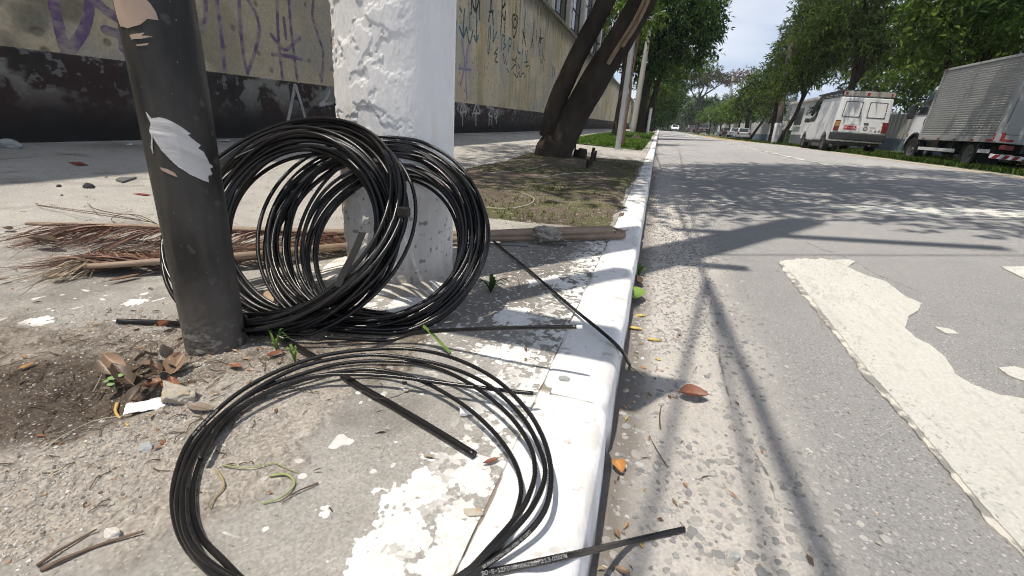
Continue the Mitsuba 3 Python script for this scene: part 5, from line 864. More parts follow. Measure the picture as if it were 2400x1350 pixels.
for s in (-1, 1):
    a = [(s * .925, yf + .40, 1.34), (s * .925, c0 + .16, 1.34), (s * .872, c0 + .20, 2.02), (s * .855, yf + .16, 2.02)]; a = a if s < 0 else [a[1], a[0], a[3], a[2]]; part(cb, 'window', X(panel(a, .04, .95, .04, .93, .006, .006)), 'm_win'); part(cb, 'window_frame', X(frame_panel(a, .0, 1.0, .0, 1.0, .045, .004, .006)), 'm_plastic')
    part(cb, 'mirror', X(rbox((s * .98, yf + .40, 1.22), (s * 1.16, yf + .50, 1.62), .04)), 'm_plastic', 30); part(cb, 'mirror_arm', X(tube([(s * .88, yf + .35, 1.55), (s * 1.04, yf + .45, 1.55)], .016, 6)), 'm_plastic')
    part(kt2, 'wheel_arch', X(tm(m3.Manifold.cylinder(.10, .485, .485, 30).rotate((0, 90, 0)).translate((s * .90 - .05, yf, .36)) - m3.Manifold.cylinder(.2, .44, .44, 30).rotate((0, 90, 0)).translate((s * .90 - .1, yf, .36)) - m3.Manifold.cube((2, 2, 1)).translate((s * .9 - 1, yf - 1, -.70)))), 'm_plastic', 30)
part(cb, 'door_handle', X(rbox((-.945, c0 + .16, 1.06), (-.92, c0 + .20, 1.24), .008)), 'm_plastic'); part(cb, 'door_seam', X(box(-.925, -.915, c0 + .13, c0 + .14, .55, 1.30)), 'm_plastic'); part(cb, 'indicator', X(rbox((-.93, yf + .48, .72), (-.90, yf + .56, .80), .008)), 'm_amber'); part(cb, 'windscreen', X(panel([(.80, yf + .54, 1.34), (-.80, yf + .54, 1.34), (-.74, yf + .20, 2.06), (.74, yf + .20, 2.06)], .03, .97, .03, .95, .012, .006)), 'm_win')
for s in (-1, 1):
    wheel(kt2, X, s * .82, yf, .36, .22); wheel(kt2, X, s * .80, yr, .36, .26)

# --- cars
def car(label, group, paint, loc, rz=0.0, s=1.0, kind='hatch', lamps='m_red', front=False):
    k = thing('pickup' if kind == 'pickup' else 'car', label, 'pickup truck' if kind == 'pickup' else 'car', group); X = xf(loc, rz + (math.pi if front else 0), 0, s)
    L, W, H, b = (4.0, .83, 1.48, .92) if kind == 'hatch' else (4.4, .85, 1.43, .92) if kind == 'sedan' else (4.9, .88, 1.72, 1.05)
    if kind == 'hatch': g = dict(r0=.12, r1=.55, f1=2.15, f0=3.0)
    elif kind == 'sedan': g = dict(r0=.75, r1=1.35, f1=2.5, f0=3.35)
    else: g = dict(r0=1.75, r1=1.95, f1=3.05, f0=3.7)
    low = P8([(W - .08, .08, .36), (W - .06, .06, b - .1), (W - .08, .14, b), (W - .08, L - .1, .36), (W - .10, L - .12, .66), (W - .10, L - 1.0, b - .03)], .05, 10)
    for y in (.75, L - .80):
        for sd in (-1, 1): low = low - m3.Manifold.cylinder(.5, .35, .35, 26).rotate((0, 90, 0)).translate((sd * W - .25, y, .30))
    if kind == 'pickup': low = low - m3.Manifold.cube((2 * W - .24, 1.45, .6)).translate((-W + .12, .16, b - .38))
    cabn = P8([(W - .13, g['r0'] + .05, b - .02), (W - .24, g['r1'], H - .05), (W - .24, g['f1'], H - .05), (W - .13, g['f0'], b - .04)], .05, 10)
    part(k, 'body', X(low + cabn), paint, 28)
    rq = [(-W + .13, g['r0'] - .0, b), (W - .13, g['r0'] - .0, b), (W - .26, g['r1'] - .05, H), (-W + .26, g['r1'] - .05, H)]; part(k, 'rear_window', X(panel(rq, .06, .94, .08, .88, .012, .006, .04)), 'm_win')
    fq = [(W - .13, g['f0'] + .05, b), (-W + .13, g['f0'] + .05, b), (-W + .26, g['f1'] + .05, H), (W - .26, g['f1'] + .05, H)]; part(k, 'windscreen', X(panel(fq, .06, .94, .08, .92, .010, .006, .04)), 'm_win')
    for sd in (-1, 1):
        a = [(sd * (W - .085), g['f0'] - .10, b + .02), (sd * (W - .085), g['r0'] + .22, b + .02), (sd * (W - .195), g['r1'] + .12, H - .08), (sd * (W - .195), g['f1'] + .02, H - .08)]; a = a if sd < 0 else [a[1], a[0], a[3], a[2]]
        part(k, 'side_window', X(panel(a, .03, .48, .05, .95, .008, .006)), 'm_win'); part(k, 'side_window', X(panel(a, .52, .95, .05, .95, .008, .006)), 'm_win')
        part(k, 'mirror', X(rbox((sd * (W + .01), g['f0'] - .5, b + .02), (sd * (W + .16), g['f0'] - .38, b + .14), .03)), paint, 30)
        zz0 = b - .28 if kind != 'hatch' else b - .24
        part(k, 'tail_light', X(rbox((sd * (W - .26), -.01, zz0), (sd * (W - .03), .10, zz0 + (.18 if kind != 'hatch' else .30)), .02)), lamps, 30); part(k, 'headlight', X(rbox((sd * (W - .32), L - .10, .60), (sd * (W - .06), L - .02, .74), .025)), 'm_wht', 30)
        for y in (.75, L - .80): wheel(k, X, sd * (W - .10), y, .30, .18)
    part(k, 'rear_bumper', X(rbox((-W + .02, -.04, .34), (W - .02, .10, .56), .03)), paint, 30); part(k, 'front_bumper', X(rbox((-W + .03, L - .12, .32), (W - .03, L + .0, .52), .03)), 'm_plastic' if front else paint, 30)
    part(k, 'licence_plate', X(rbox((-.2, -.052, .60 if kind != 'hatch' else .40), (.2, -.041, .73 if kind != 'hatch' else .53), .003)), 'm_plategrey'); part(k, 'grille', X(rbox((-.4, L - .03, .50), (.4, L + .008, .62), .006)), 'm_plastic')
    return k
PG = 'cars parked along the far side'
def place(px, py, z): g = G(px, py, z); return g
def at_x(px, py, x): p = PX(px, py, x); return p
for (px, py, x, s, lab, paint, kind) in [(1740, 327.5, 8.0, .74, 'silver hatchback, nearest of the cars parked left of the white-footed pole', 'm_silver', 'hatch'), (1722, 322.5, 8.3, .72, 'silver sedan parked just ahead of the silver hatchback', 'm_silver', 'sedan'), (1703, 320.5, 8.5, .74, 'black parked car with bright red tail light ahead of the silver sedan', 'm_blackcar', 'hatch'),
                                         (1649, 313.5, 7.0, .84, 'black pickup parked farther along under the trees', 'm_blackcar', 'pickup'), (1619, 310.5, 5.9, .90, 'dark car with red tail lights parked beyond the black pickup', 'm_blackcar', 'hatch')]:
    p = at_x(px, py, x); car(lab, PG, paint, p, -.02 if kind != 'hatch' else .02, s, kind, 'm_redbright' if paint == 'm_blackcar' else 'm_red')
MG = 'cars driving at the far end of the street'
for (px, py, y, lab, paint, kind, fr) in [(1580, 308.3, 118, 'white car driving nearest the camera at the far end of the road', 'm_whitecar', 'sedan', True), (1567, 306.2, 150, 'white car behind the first white car at the far end', 'm_whitecar', 'sedan', True), (1553, 304.3, 190, 'dark blue car farthest away at the end of the street', 'm_navy', 'sedan', True)]:
    p = PY(px, py, y); car(lab, MG, paint, (p[0], p[1], p[2]), 0, 1.0, kind, front=fr)

# ------------------------------------------------------------------ bare bed of the leaning tree, grass, strips
pit = sg.Polygon([(-.95, 2.28), (-.21, 2.38), (-.20, 7.7), (-1.66, 7.5), (-1.74, 4.3), (-1.30, 3.1)]).buffer(.05)
def pit_z(x, y): return walk_z(x, y) + .008 + .030 * (nz(x, y, 2.2, 15, 3) - .25) + .05 * np.exp(-((x - B0[0]) ** 2 + (y - B0[1]) ** 2) / .35) + .010 * (nz(x, y, 14, 16, 3) - .5)
def masked(X, Y, fz, poly, jit=.06, seed=3, drop=.05):
    v, f = grid(X, Y, fz); c = v[f].mean(1); c = c[:, :2] + jit * (np.stack([nz(c[:, 0], c[:, 1], 7, seed, 3), nz(c[:, 0], c[:, 1], 7, seed + 1, 3)], 1) - .5) * 2
    f = f[shapely.contains_xy(poly, c[:, 0], c[:, 1])]; u, inv = np.unique(f, return_inverse=True); v = v[u]; f = inv.reshape(f.shape)
    d = np.array([poly.exterior.distance(sg.Point(a, b)) for a, b in v[:, :2]]) if len(v) < 20000 else np.ones(len(v)); v[:, 2] -= .02 * np.clip(1 - d / .08, 0, 1); return v, f
def pit_col(p, n, uv):
    c = mix((.065, .052, .038), (.16, .13, .10), fbm(p.x * 3, p.y * 3, 0, 4)) * (.7 + .55 * noise(p.x * 90, p.y * 90))
    c = mix(c, (.075, .085, .03), smoothstep(.52, .66, fbm(p.x * 4, p.y * 4, 7, 4)) * .6); return mix(c, (.33, .30, .26), smoothstep(.83, .9, noise(p.x * 60, p.y * 60, 5)) * .6)
mat('m_pit', pit_col, .95, lambda p, n, uv: fbm(p.x * 40, p.y * 40, 0, 4) * .012, 1.0, 1e-3)
struct('tree_bed', masked(seq((-1.9, -.1, .028)), seq((2.1, 7.9, .035)), pit_z, pit), 'm_pit', True, 'bare earth bed round the leaning tree')
strip_poly = sg.Polygon([(-2.3, 12.0), (-.30, 11.6), (-.36, 60), (-1.9, 60), (-2.6, 22)])
def strip_z(x, y): return walk_z(x, y) + .02 + .02 * (nz(x, y, 2, 31, 3) - .3)
mat('m_turf', lambda p, n, uv: mix((.05, .075, .02), (.09, .12, .035), fbm(p.x * 3, p.y * 3, 0, 4)), .95)
struct('grass_strip', masked(seq((-2.7, -.2, .12)), seq((11.4, 60, .3)), strip_z, strip_poly), 'm_turf', True, 'grassy strip between the kerb and the pavement farther on')
def blades(pts, h, w, cols, seed, per=1, lean=.5):
    rg = np.random.default_rng(seed); n = len(pts); P = np.repeat(pts, per, 0) + np.c_[rg.normal(size=(n * per, 2)) * w * 2.5, np.zeros(n * per)]; k = len(P); a = rg.uniform(0, 6.28, k); hh = h * rg.uniform(.5, 1.4, k)
    d = np.stack([np.cos(a), np.sin(a), np.zeros(k)], 1); l = lean * rg.uniform(.2, 1.3, k)[:, None]; s = np.stack([-d[:, 1], d[:, 0], d[:, 2]], 1) * (w * rg.uniform(.6, 1.3, k))[:, None]
    up = np.array([0, 0, 1.0]); m = P + up * hh[:, None] * .6 + d * hh[:, None] * l * .35; t = P + up * hh[:, None] * .95 + d * hh[:, None] * l
    v = np.stack([P - s, P + s, m + s * .7, m - s * .7, t], 1).reshape(-1, 3); b = np.arange(k)[:, None] * 5; f = np.vstack([b + [0, 1, 2], b + [0, 2, 3], b + [3, 2, 4]])
    c0, c1 = np.array(cols[0]), np.array(cols[1]); q = rg.random(k)[:, None]; return (v, f), np.repeat(c0 * (1 - q) + c1 * q, 5, 0)
def scatter(poly, n, seed, dens=None):
    rg = np.random.default_rng(seed); x0, y0, x1, y1 = poly.bounds; q = np.c_[rg.uniform(x0, x1, n * 4), rg.uniform(y0, y1, n * 4)]; q = q[shapely.contains_xy(poly, q[:, 0], q[:, 1])]
    if dens is not None: q = q[rg.random(len(q)) < dens(q[:, 0], q[:, 1])]
    return q[:n]
LAWN = ((.06, .10, .02), (.15, .22, .05))
q = scatter(pit, 1700, 5, lambda x, y: np.clip(sstep(.50, .68, nz(x, y, 2.6, 41, 3)) * .6 + .8 * sstep(2.75, 2.35, y) * (x > -.95) * (x < -.3) + .02, 0, 1)); bl, bc = blades(np.c_[q, pit_z(q[:, 0], q[:, 1])], .020, .0018, ((.07, .10, .03), (.19, .23, .07)), 6, 4, 1.5)
struct('bed_grass', bl, 'm_grass', False, 'thin tufts of grass in the bare earth bed', 'stuff', color=bc)
q = scatter(strip_poly.intersection(sg.box(-3, 11, 0, 34)), 9000, 7); bl, bc = blades(np.c_[q, strip_z(q[:, 0], q[:, 1])], .09, .009, ((.05, .10, .015), (.14, .23, .05)), 8, 3, .8)
struct('strip_grass', bl, 'm_grass', False, 'bright green grass of the strip along the kerb', 'stuff', color=bc)
q = scatter(sg.box(5.9, 8, 9.5, 60), 9000, 9, lambda x, y: np.clip(14 / y, 0, 1) * sstep(.35, .6, nz(x, y, .6, 44, 3)) + .08); bl, bc = blades(np.c_[q, road_z(q[:, 0], q[:, 1]) + .01], .11, .014, ((.03, .055, .012), (.085, .13, .03)), 10, 3, .8)
struct('verge_grass', bl, 'm_grass', False, 'rough grass of the verge under the parked vehicles', 'stuff', color=bc)
mp = on(walk_z, 1490, 330); mv, mf = grid(np.linspace(-.5, .5, 24), np.linspace(-.9, .9, 24), lambda x, y: .30 * np.exp(-(x / .26) ** 2 - (y / .5) ** 2) + .05 * (nz(x, y, 6, 3, 3) - .5) - .06)
solo('soil_heap', (mv + [mp[0], mp[1], float(walk_z(mp[0], mp[1]))], mf), mat('m_heap', (.05, .04, .03), .95), 'small dark heap of soil on the grass strip by the kerb', 'soil heap', True)

# ------------------------------------------------------------------ dry palm fronds under the pole
mat('m_stalk', lambda p, n, uv: mix((.20, .145, .105), (.34, .255, .19), fbm(p.x * 8, p.y * 40, p.z * 40, 4)), .6, lambda p, n, uv: fbm(p.x * 12, p.y * 160, p.z * 160, 3) * .0012, 1.0, 5e-4)
mat('m_frondleaf', VC, .6)
def frond(key, path, r0, r1, n, side, ln, cols, seed, t0, t1, ang=(12, 34)):
    p = spline(path, 60); part(key, 'stalk', tube(p, np.linspace(r0, r1, len(p)), 12, wob=1 + .18 * np.cos(np.arange(12) * np.pi / 6)[None, :] + 0 * p[:, :1]), 'm_stalk', 50)
    rg = np.random.default_rng(seed); L = np.linspace(0, 1, len(p)); ms, cs = [], []
    for i in range(n):
        t = rg.uniform(t0, t1); b = np.array([np.interp(t, L, p[:, k]) for k in range(3)]); e = np.array([np.interp(min(t + .05, 1), L, p[:, k]) for k in range(3)]) - np.array([np.interp(t - .05, L, p[:, k]) for k in range(3)]); e /= np.linalg.norm(e)
        s = side if np.ndim(side) == 0 else side[int(rg.random() < .5)]; a = math.radians(rg.uniform(*ang)) * s; d = np.array([e[0] * math.cos(a) - e[1] * math.sin(a), e[0] * math.sin(a) + e[1] * math.cos(a), 0]); l = ln * rg.uniform(.5, 1.15)
        cv = np.array([-d[1], d[0], 0]) * rg.normal() * .10 * l; up = rg.uniform(.0, .03); q = np.array([b, b + d * l * .35 + cv * .5 + [0, 0, up], b + d * l * .7 + cv + [0, 0, up * .7], b + d * l + cv * 2.2 + [0, 0, rg.uniform(-.01, .03)]])
        q[:, 2] = walk_z(q[:, 0], q[:, 1]) + (b[2] - float(walk_z(b[0], b[1]))) * np.array([1, .62, .3, .12]) + np.array([0, up, up * .6, 0]); q = spline(q, 12); g = walk_z(q[:, 0], q[:, 1]) + .002 + rg.uniform(0, .008); q[:, 2] = np.maximum(q[:, 2], g)
        w = rg.uniform(.0012, .0034) * np.clip(np.linspace(1.15, .15, len(q)), .2, 1); T_, N_, B_ = frames(q); roll = rg.uniform(0, 3.14); sd = N_ * math.cos(roll) + B_ * math.sin(roll)
        v = np.stack([q + sd * w[:, None], q - sd * w[:, None], q + np.cross(T_, sd) * w[:, None] * .6], 1).reshape(-1, 3); m = len(q); ii, jj = np.meshgrid(np.arange(m - 1), np.arange(3), indexing='ij'); j2 = (jj + 1) % 3
        qd = np.stack([ii * 3 + jj, ii * 3 + j2, (ii + 1) * 3 + j2, (ii + 1) * 3 + jj], -1).reshape(-1, 4); ms.append((v, qd)); c = np.array(cols[rg.integers(len(cols))]) * rg.uniform(.7, 1.25); cs.append(np.tile(c, (len(v), 1)))
    part(key, 'leaflets', cat(ms), 'm_frondleaf', 40 if False else False, color=np.vstack(cs), kind='stuff')
RED = [(.17, .085, .058), (.22, .12, .082), (.12, .062, .044), (.27, .17, .12), (.075, .044, .032)]; TAN = [(.30, .24, .17), (.20, .15, .10), (.38, .33, .26), (.11, .08, .055)]
def wp(px, py, l): return on(walk_z, px, py, l)
f1 = thing('palm_frond', 'dry palm frond with splintered stalk end, the upper one lying behind the poles', 'palm frond', 'dry palm fronds')
frond(f1, [wp(1432, 541, .045), wp(1250, 546, .045), wp(1066, 552, .04), wp(830, 548, .05), wp(600, 541, .055), wp(385, 534, .055), wp(230, 529, .05), wp(62, 525, .04)], .021, .006, 340, 1, .27, RED, 61, .36, .91, (18, 55))
f2 = thing('palm_frond', 'dry palm frond with rounded stalk end resting on the white kerb', 'palm frond', 'dry palm fronds')
frond(f2, [wp(1462, 552, .022), wp(1300, 556, .022), wp(1066, 562, .025), wp(850, 575, .03), wp(600, 598, .045), wp(390, 613, .04), wp(260, 622, .035), wp(140, 629, .015)], .019, .0065, 680, -1, .30, RED, 62, .36, .90, (20, 66))
dg = thing('palm_frond', 'bleached bundle of dry grass-like leaf strips at the tip of the frond pile', 'palm frond', None)
frond(dg, [wp(420, 585, .03), wp(300, 600, .03), wp(215, 620, .025), wp(100, 648, .008)], .004, .0015, 46, (1, -1), .20, TAN, 63, .05, .7, (2, 22))
rgs = np.random.default_rng(8); end = wp(1432, 541, .045)
part(f1, 'splinters', cat([tube([end + rgs.normal(size=3) * .012, end + np.array([.07 * rgs.uniform(.4, 1.4), .035 * rgs.uniform(.2, 1.4), .0]) + rgs.normal(size=3) * .01], [.006, .001], 5) for _ in range(9)]), 'm_stalk', kind='stuff')
for i, L in enumerate([[(385, 535), (330, 506), (270, 500), (225, 490), (205, 476)], [(380, 530), (300, 502), (262, 512), (275, 527)], [(330, 515), (240, 500), (85, 480)], [(350, 520), (210, 500), (90, 482)]]):
    part(f1, 'loose_strand', tube(spline(np.array([wp(a, b, .012 + .02 * (j % 2)) for j, (a, b) in enumerate(L)]), 24), .0016, 5), mat('m_strand', (.12, .075, .05), .7) if i == 0 else 'm_strand', True)
wr = thing('plastic_wrap', 'crumpled grey plastic wound round the frond stalk by the kerb', 'plastic wrap'); c = wp(1280, 548, .05); v, f = tm(trimesh.creation.icosphere(5)); v = v * [.060, .028, .032] * (1 + 1.3 * (meshkit.fbm(v * 3.4 + 3, 5, 4) - .5))[:, None]; part(wr, 'wrap', (v + c, f), mat('m_wrap', lambda p, n, uv: mix((.24, .22, .20), (.40, .38, .35), fbm(p.x * 40, p.y * 40, p.z * 40, 4)), .4), True)
part(wr, 'loose_flap', strip(spline(np.array([wp(1300, 550, .05), wp(1318, 560, .03), wp(1330, 572, .008)]), 12), .02, .0012), 'm_wrap', 30)
solo('plastic_scrap', move(box(-.06, .06, -.03, .03, 0, .006, .002), wp(1205, 572, .002), .3), mat('m_pale', (.22, .23, .23), .5), 'flat grey plastic scrap lying under the frond stalk', 'plastic scrap')

# ------------------------------------------------------------------ gravel and grit
def stones(pts, size, cols, seed, sub=0, flat=.7):
    rg = np.random.default_rng(seed); b = trimesh.creation.icosphere(sub); bv, bf = np.array(b.vertices), np.array(b.faces); n = len(pts); k = len(bv)
    v = bv[None] * (1 + rg.normal(size=(n, k, 1)) * .16) * rg.uniform(.6, 1.3, (n, 1, 3)) * size[:, None, None]; v[..., 2] *= flat; a = rg.uniform(0, 6.28, n); c, s = np.cos(a)[:, None], np.sin(a)[:, None]
    v = np.stack([v[..., 0] * c - v[..., 1] * s, v[..., 0] * s + v[..., 1] * c, v[..., 2]], -1) + pts[:, None]; col = np.array(cols)[rg.integers(0, len(cols), n)] * rg.uniform(.75, 1.2, (n, 1))
    return (v.reshape(-1, 3), (bf[None] + np.arange(n)[:, None, None] * k).reshape(-1, 3)), np.repeat(np.clip(col, 0, 1), k, 0)
STC = [(.36, .34, .31), (.44, .42, .39), (.28, .26, .24), (.5, .48, .45), (.58, .57, .55), (.34, .29, .24), (.24, .225, .20), (.40, .35, .29), (.18, .165, .15), (.42, .40, .36), (.33, .31, .29), (.33, .22, .15)]
mat('m_stone', VC, .85)
rg = np.random.default_rng(17); q = []
for cx, cy, r, w in DIRT + SAND:
    k = int(16000 * r * r * 9 + 350); a, rr = rg.uniform(0, 6.28, k), np.sqrt(rg.random(k)) * r * 1.12; q.append(np.c_[cx + rr * np.cos(a), cy + rr * np.sin(a)])
q = np.vstack(q); q = q[(q[:, 0] < -.2) & (q[:, 1] > .1) & (q[:, 0] > -1.9)]; dk = np.max([w * (1 - np.hypot(q[:, 0] - a, q[:, 1] - b) / r) for a, b, r, w in DARK], 0); q = q[rg.random(len(q)) < 1 - .8 * sstep(-.1, .2, dk)]; q = q[rg.random(len(q)) < sstep(.28, .55, nz(q[:, 0], q[:, 1], 7, 50, 3)) * .9 + .12][:19000]; sz = np.clip(np.exp(rg.normal(-6.85, .45, len(q))), .0005, .005)
mm, cc = stones(np.c_[q, walk_z(q[:, 0], q[:, 1]) + sz * .25], sz, STC, 18); struct('gravel', mm, 'm_stone', False, 'loose gravel and grit on the bare patch of pavement', 'stuff', color=cc)
q = np.c_[np.abs(rg.normal(0, .30, 2600)) + .02, rg.uniform(.3, 4.5, 2600)]; q = q[q[:, 0] < 1.2]; sz = np.clip(np.exp(rg.normal(-6.4, .5, len(q))), .0008, .006); mm, cc = stones(np.c_[q, roadm(q[:, 0], q[:, 1]) + sz * .3], sz, STC, 19); q2 = np.c_[np.abs(rg.normal(.20, .13, 6000)) + .015, rg.uniform(.28, 3.4, 6000)]; q2 = q2[(q2[:, 0] < .48) & (rg.random(len(q2)) < sstep(.30, .55, nz(q2[:, 0], q2[:, 1], 5, 61, 3)) * .85 + .15)]; s2 = np.clip(np.exp(rg.normal(-5.25, .38, len(q2))), .002, .011); m2, c2 = stones(np.c_[q2, roadm(q2[:, 0], q2[:, 1]) + .0004], s2, [(.27, .27, .265), (.33, .325, .315), (.38, .37, .355), (.31, .30, .285), (.42, .405, .38), (.24, .24, .24)], 28, 0, .32); struct('gutter_stones', m2, 'm_stone', False, 'flat grey stones set in the pale mortar of the gutter', 'stuff', color=c2)
struct('road_grit', mm, 'm_stone', False, 'loose grit along the gutter of the road', 'stuff', color=cc)
q = np.c_[rg.uniform(-4.6, -.25, 1500), rg.uniform(.6, 7, 1500)]; sz = np.clip(np.exp(rg.normal(-6.2, .5, len(q))), .001, .008); mm, cc = stones(np.c_[q, walk_z(q[:, 0], q[:, 1]) + sz * .3], sz, STC + [(.05, .04, .035)] * 5, 20); struct('pavement_grit', mm, 'm_stone', False, 'scattered grit on the concrete pavement', 'stuff', color=cc)
def bits(q, surf, seed, L, cols):
    rg = np.random.default_rng(seed); n = len(q); P = np.c_[q, surf(q[:, 0], q[:, 1]) + .0025]; a = rg.uniform(0, 6.28, n); ax = np.stack([np.cos(a), np.sin(a), rg.normal(size=n) * .12], 1); sd = np.stack([-np.sin(a), np.cos(a), rg.normal(size=n) * .25], 1); l = L * rg.uniform(.4, 1.5, n)[:, None]; w = l * rg.uniform(.10, .42, (n, 1))
    v = np.stack([P, P + ax * l * .4 + sd * w * .5 + [0, 0, .002], P + ax * l + [0, 0, .001], P + ax * l * .5 - sd * w * .5 + [0, 0, .003]], 1).reshape(-1, 3); b = np.arange(n)[:, None] * 4; return (v, np.vstack([b + [0, 1, 2], b + [0, 2, 3]])), np.repeat(np.array(cols)[rg.integers(0, len(cols), n)] * rg.uniform(.7, 1.3, (n, 1)), 4, 0)
LF = [(.20, .11, .06), (.30, .19, .10), (.13, .08, .05), (.36, .16, .07), (.10, .07, .05), (.28, .22, .14)]
mat('m_bits', VC, .6)
q = np.vstack([np.c_[rg.uniform(-2.4, -.2, 220), rg.uniform(.3, 2.6, 220)], np.c_[rg.normal(-.8, .18, 160), rg.normal(.62, .14, 160)], np.c_[rg.uniform(-4.5, -1, 160), rg.uniform(1.2, 6, 160)]]); mm, cc = bits(q, walk_z, 23, .014, LF); struct('leaf_litter', mm, 'm_bits', False, 'crumbs of dry leaf scattered on the pavement', 'stuff', color=cc)
q = np.c_[np.abs(rg.normal(0, .16, 420)) + .015, rg.uniform(.35, 9, 420) ** 1.0]; mm, cc = bits(q, roadm, 24, .018, LF + [(.40, .30, .08)]); struct('gutter_litter', mm, 'm_bits', False, 'crumbs of dry leaf lying along the gutter', 'stuff', color=cc)

q = np.vstack([np.c_[rg.uniform(-1.15, -.5, 130), rg.uniform(.28, .62, 130)], np.c_[rg.normal(-.85, .15, 70), rg.normal(.6, .08, 70)], np.c_[rg.uniform(-3.6, -1.2, 90), rg.uniform(.9, 3, 90)]]); ms = []
for a, b in q:
    t0 = rg.uniform(0, 6.28); l0 = rg.uniform(.008, .045); e = np.array([[a, b], [a + l0 * .5 * math.cos(t0), b + l0 * .5 * math.sin(t0)], [a + l0 * math.cos(t0 + .3), b + l0 * math.sin(t0 + .3)]]); ms.append(tube(np.c_[e, walk_z(e[:, 0], e[:, 1]) + [.002, .004, .002]], [.0009, .0008, .0005], 5))
struct('twig_litter', cat(ms), mat('m_twiglitter', (.10, .07, .05), .8), False, 'bits of dry twig strewn over the dirt and pavement', 'stuff')

# ------------------------------------------------------------------ single leaves, stones, twigs and scraps
def leaf(a, b, w, mt, label, surf=walk_z, lift=.004, curl=.25, fold=.25, catg='leaf', group=None, twist=0.0, name='dead_leaf', stem=True, shape=.85):
    a, b = on(surf, *a, lift) if len(a) == 2 else np.array(a, float), on(surf, *b, lift) if len(b) == 2 else np.array(b, float); e = b - a; l = np.linalg.norm(e); e = e / l; s = np.cross([0, 0, 1.0], e); s /= np.linalg.norm(s); u = np.cross(e, s)
    t = np.linspace(0, 1, 12); q = np.linspace(-1, 1, 7); Tt, Q = np.meshgrid(t, q, indexing='ij'); wid = w * l * np.sin(np.pi * np.clip(Tt, 0, 1) ** shape) ** .8 * .5; ang = twist * (Tt - .5)
    sx = Q * wid; z = curl * l * (.25 - (Tt - .5) ** 2) * -1 + curl * l * .25 + fold * wid * np.abs(Q) ** 1.4 + .02 * l * (nz(Tt, Q, 5, int(l * 1e5) % 97, 2) - .5)
    P = a + Tt[..., None] * l * e + (sx * np.cos(ang))[..., None] * s + (z + sx * np.sin(ang))[..., None] * u; v = P.reshape(-1, 3); i, j = np.meshgrid(np.arange(11), np.arange(6), indexing='ij'); k = (i * 7 + j).ravel(); f = np.vstack([np.stack([k, k + 1, k + 8], 1), np.stack([k, k + 8, k + 7], 1)])
    key = thing(name, label, catg, group); part(key, 'blade', (v, f), mt, True)
    if stem: part(key, 'stem', tube(np.array([P[0, 3] - e * l * .14 + u * .002, P[0, 3], P[5, 3] + u * .0006, P[11, 3] + u * .0003]), [.010 * l, .010 * l, .007 * l, .003 * l], 5), 'm_vein')
    return key
mat('m_vein', (.22, .15, .09), .6)
def lm(key, a, b): return mat(key, lambda p, n, uv: mix(a, b, fbm(p.x * 60, p.y * 60, p.z * 60, 4)), .45, specular=.4)
lm('m_lbrown', (.16, .10, .065), (.30, .20, .13)); lm('m_lgrey', (.17, .135, .105), (.28, .235, .19)); lm('m_lred', (.16, .06, .035), (.30, .13, .08)); lm('m_lorange', (.38, .17, .05), (.52, .28, .10)); lm('m_lyellow', (.52, .38, .10), (.66, .52, .20)); lm('m_lgreen', (.12, .22, .035), (.22, .34, .07)); lm('m_ldark', (.05, .035, .025), (.10, .07, .05)); lm('m_ltan', (.34, .24, .16), (.46, .36, .26))
R = roadm
leaf((1590, 925), (1662, 932), .62, 'm_lred', 'large curled reddish brown leaf lying alone on the asphalt right of the kerb', R, .010, .45, .9)
leaf((1441, 1082), (1457, 1113), .75, 'm_lorange', 'small curled orange brown leaf in the gutter near the front cable end', R, .006, .5, 1.0)
leaf((1486, 740), (1518, 738), .36, 'm_lyellow', 'flat orange yellow leaf in the gutter, farthest of the three yellow ones', R, .004, .05, .1)
leaf((1472, 768), (1508, 772), .42, 'm_lyellow', 'yellow leaf broken in two in the gutter, middle of three', R, .004, .12, .3)
leaf((1515, 795), (1552, 798), .36, 'm_lyellow', 'yellow leaf with a brown stalk in the gutter, nearest of three', R, .004, .1, .2)
leaf((1474, 672), (1489, 702), .7, 'm_lgreen', 'fresh green leaf leaning against the kerb face', R, .03, .1, .2, name='green_leaf')
leaf((1480, 650), (1503, 668), .5, 'm_ldark', 'dark brown curled leaf in the gutter by the green leaf', R, .015, .4, .6)
leaf((1478, 1245 + 100), (1440, 1330), .5, 'm_lbrown', 'brown leaf scrap at the lower edge in the gutter', R, .006, .3, .5)
leaf((42, 866), (84, 848), .34, 'm_lorange', 'bright orange leaf lying on the pavement at the left edge', walk_z, .006, .1, .3)
leaf((105, 655), (178, 645), .5, 'm_ltan', 'broad curled tan leaf below the palm fronds', walk_z, .012, .35, .6)
leaf((-6, 658), (24, 652), .5, 'm_lbrown', 'brown leaf at the left edge below the palm fronds', walk_z, .01, .35, .6)
leaf((68, 562), (140, 570), .36, 'm_ldark', 'grey brown rolled leaf on the left part of the palm fronds', walk_z, .03, .2, .9)
leaf((8, 536), (32, 540), .5, 'm_ldark', 'dark shrivelled leaf on the bare pavement at the far left', walk_z, .008, .4, .8)
leaf((252, 662), (330, 644), .22, 'm_lbrown', 'long narrow dry pod-like leaf below the lower frond stalk', walk_z, .008, .2, .6)
leaf((575, 690), (640, 712), .62, 'm_ltan', 'broad tan leaf lying on the ground inside the coil behind the black pole', walk_z, .008, .15, .3)
leaf((440, 950), (500, 962), .45, 'm_lgrey', 'flat grey brown leaf right of the pale rock', walk_z, .006, .1, .3)
leaf((536, 855), (568, 862), .45, 'm_lred', 'small russet leaf at the right foot of the black pole', walk_z, .006, .3, .5)
leaf((625, 838), (668, 822), .4, 'm_lred', 'small red brown leaf beside the tuft of weeds', walk_z, .006, .3, .5)
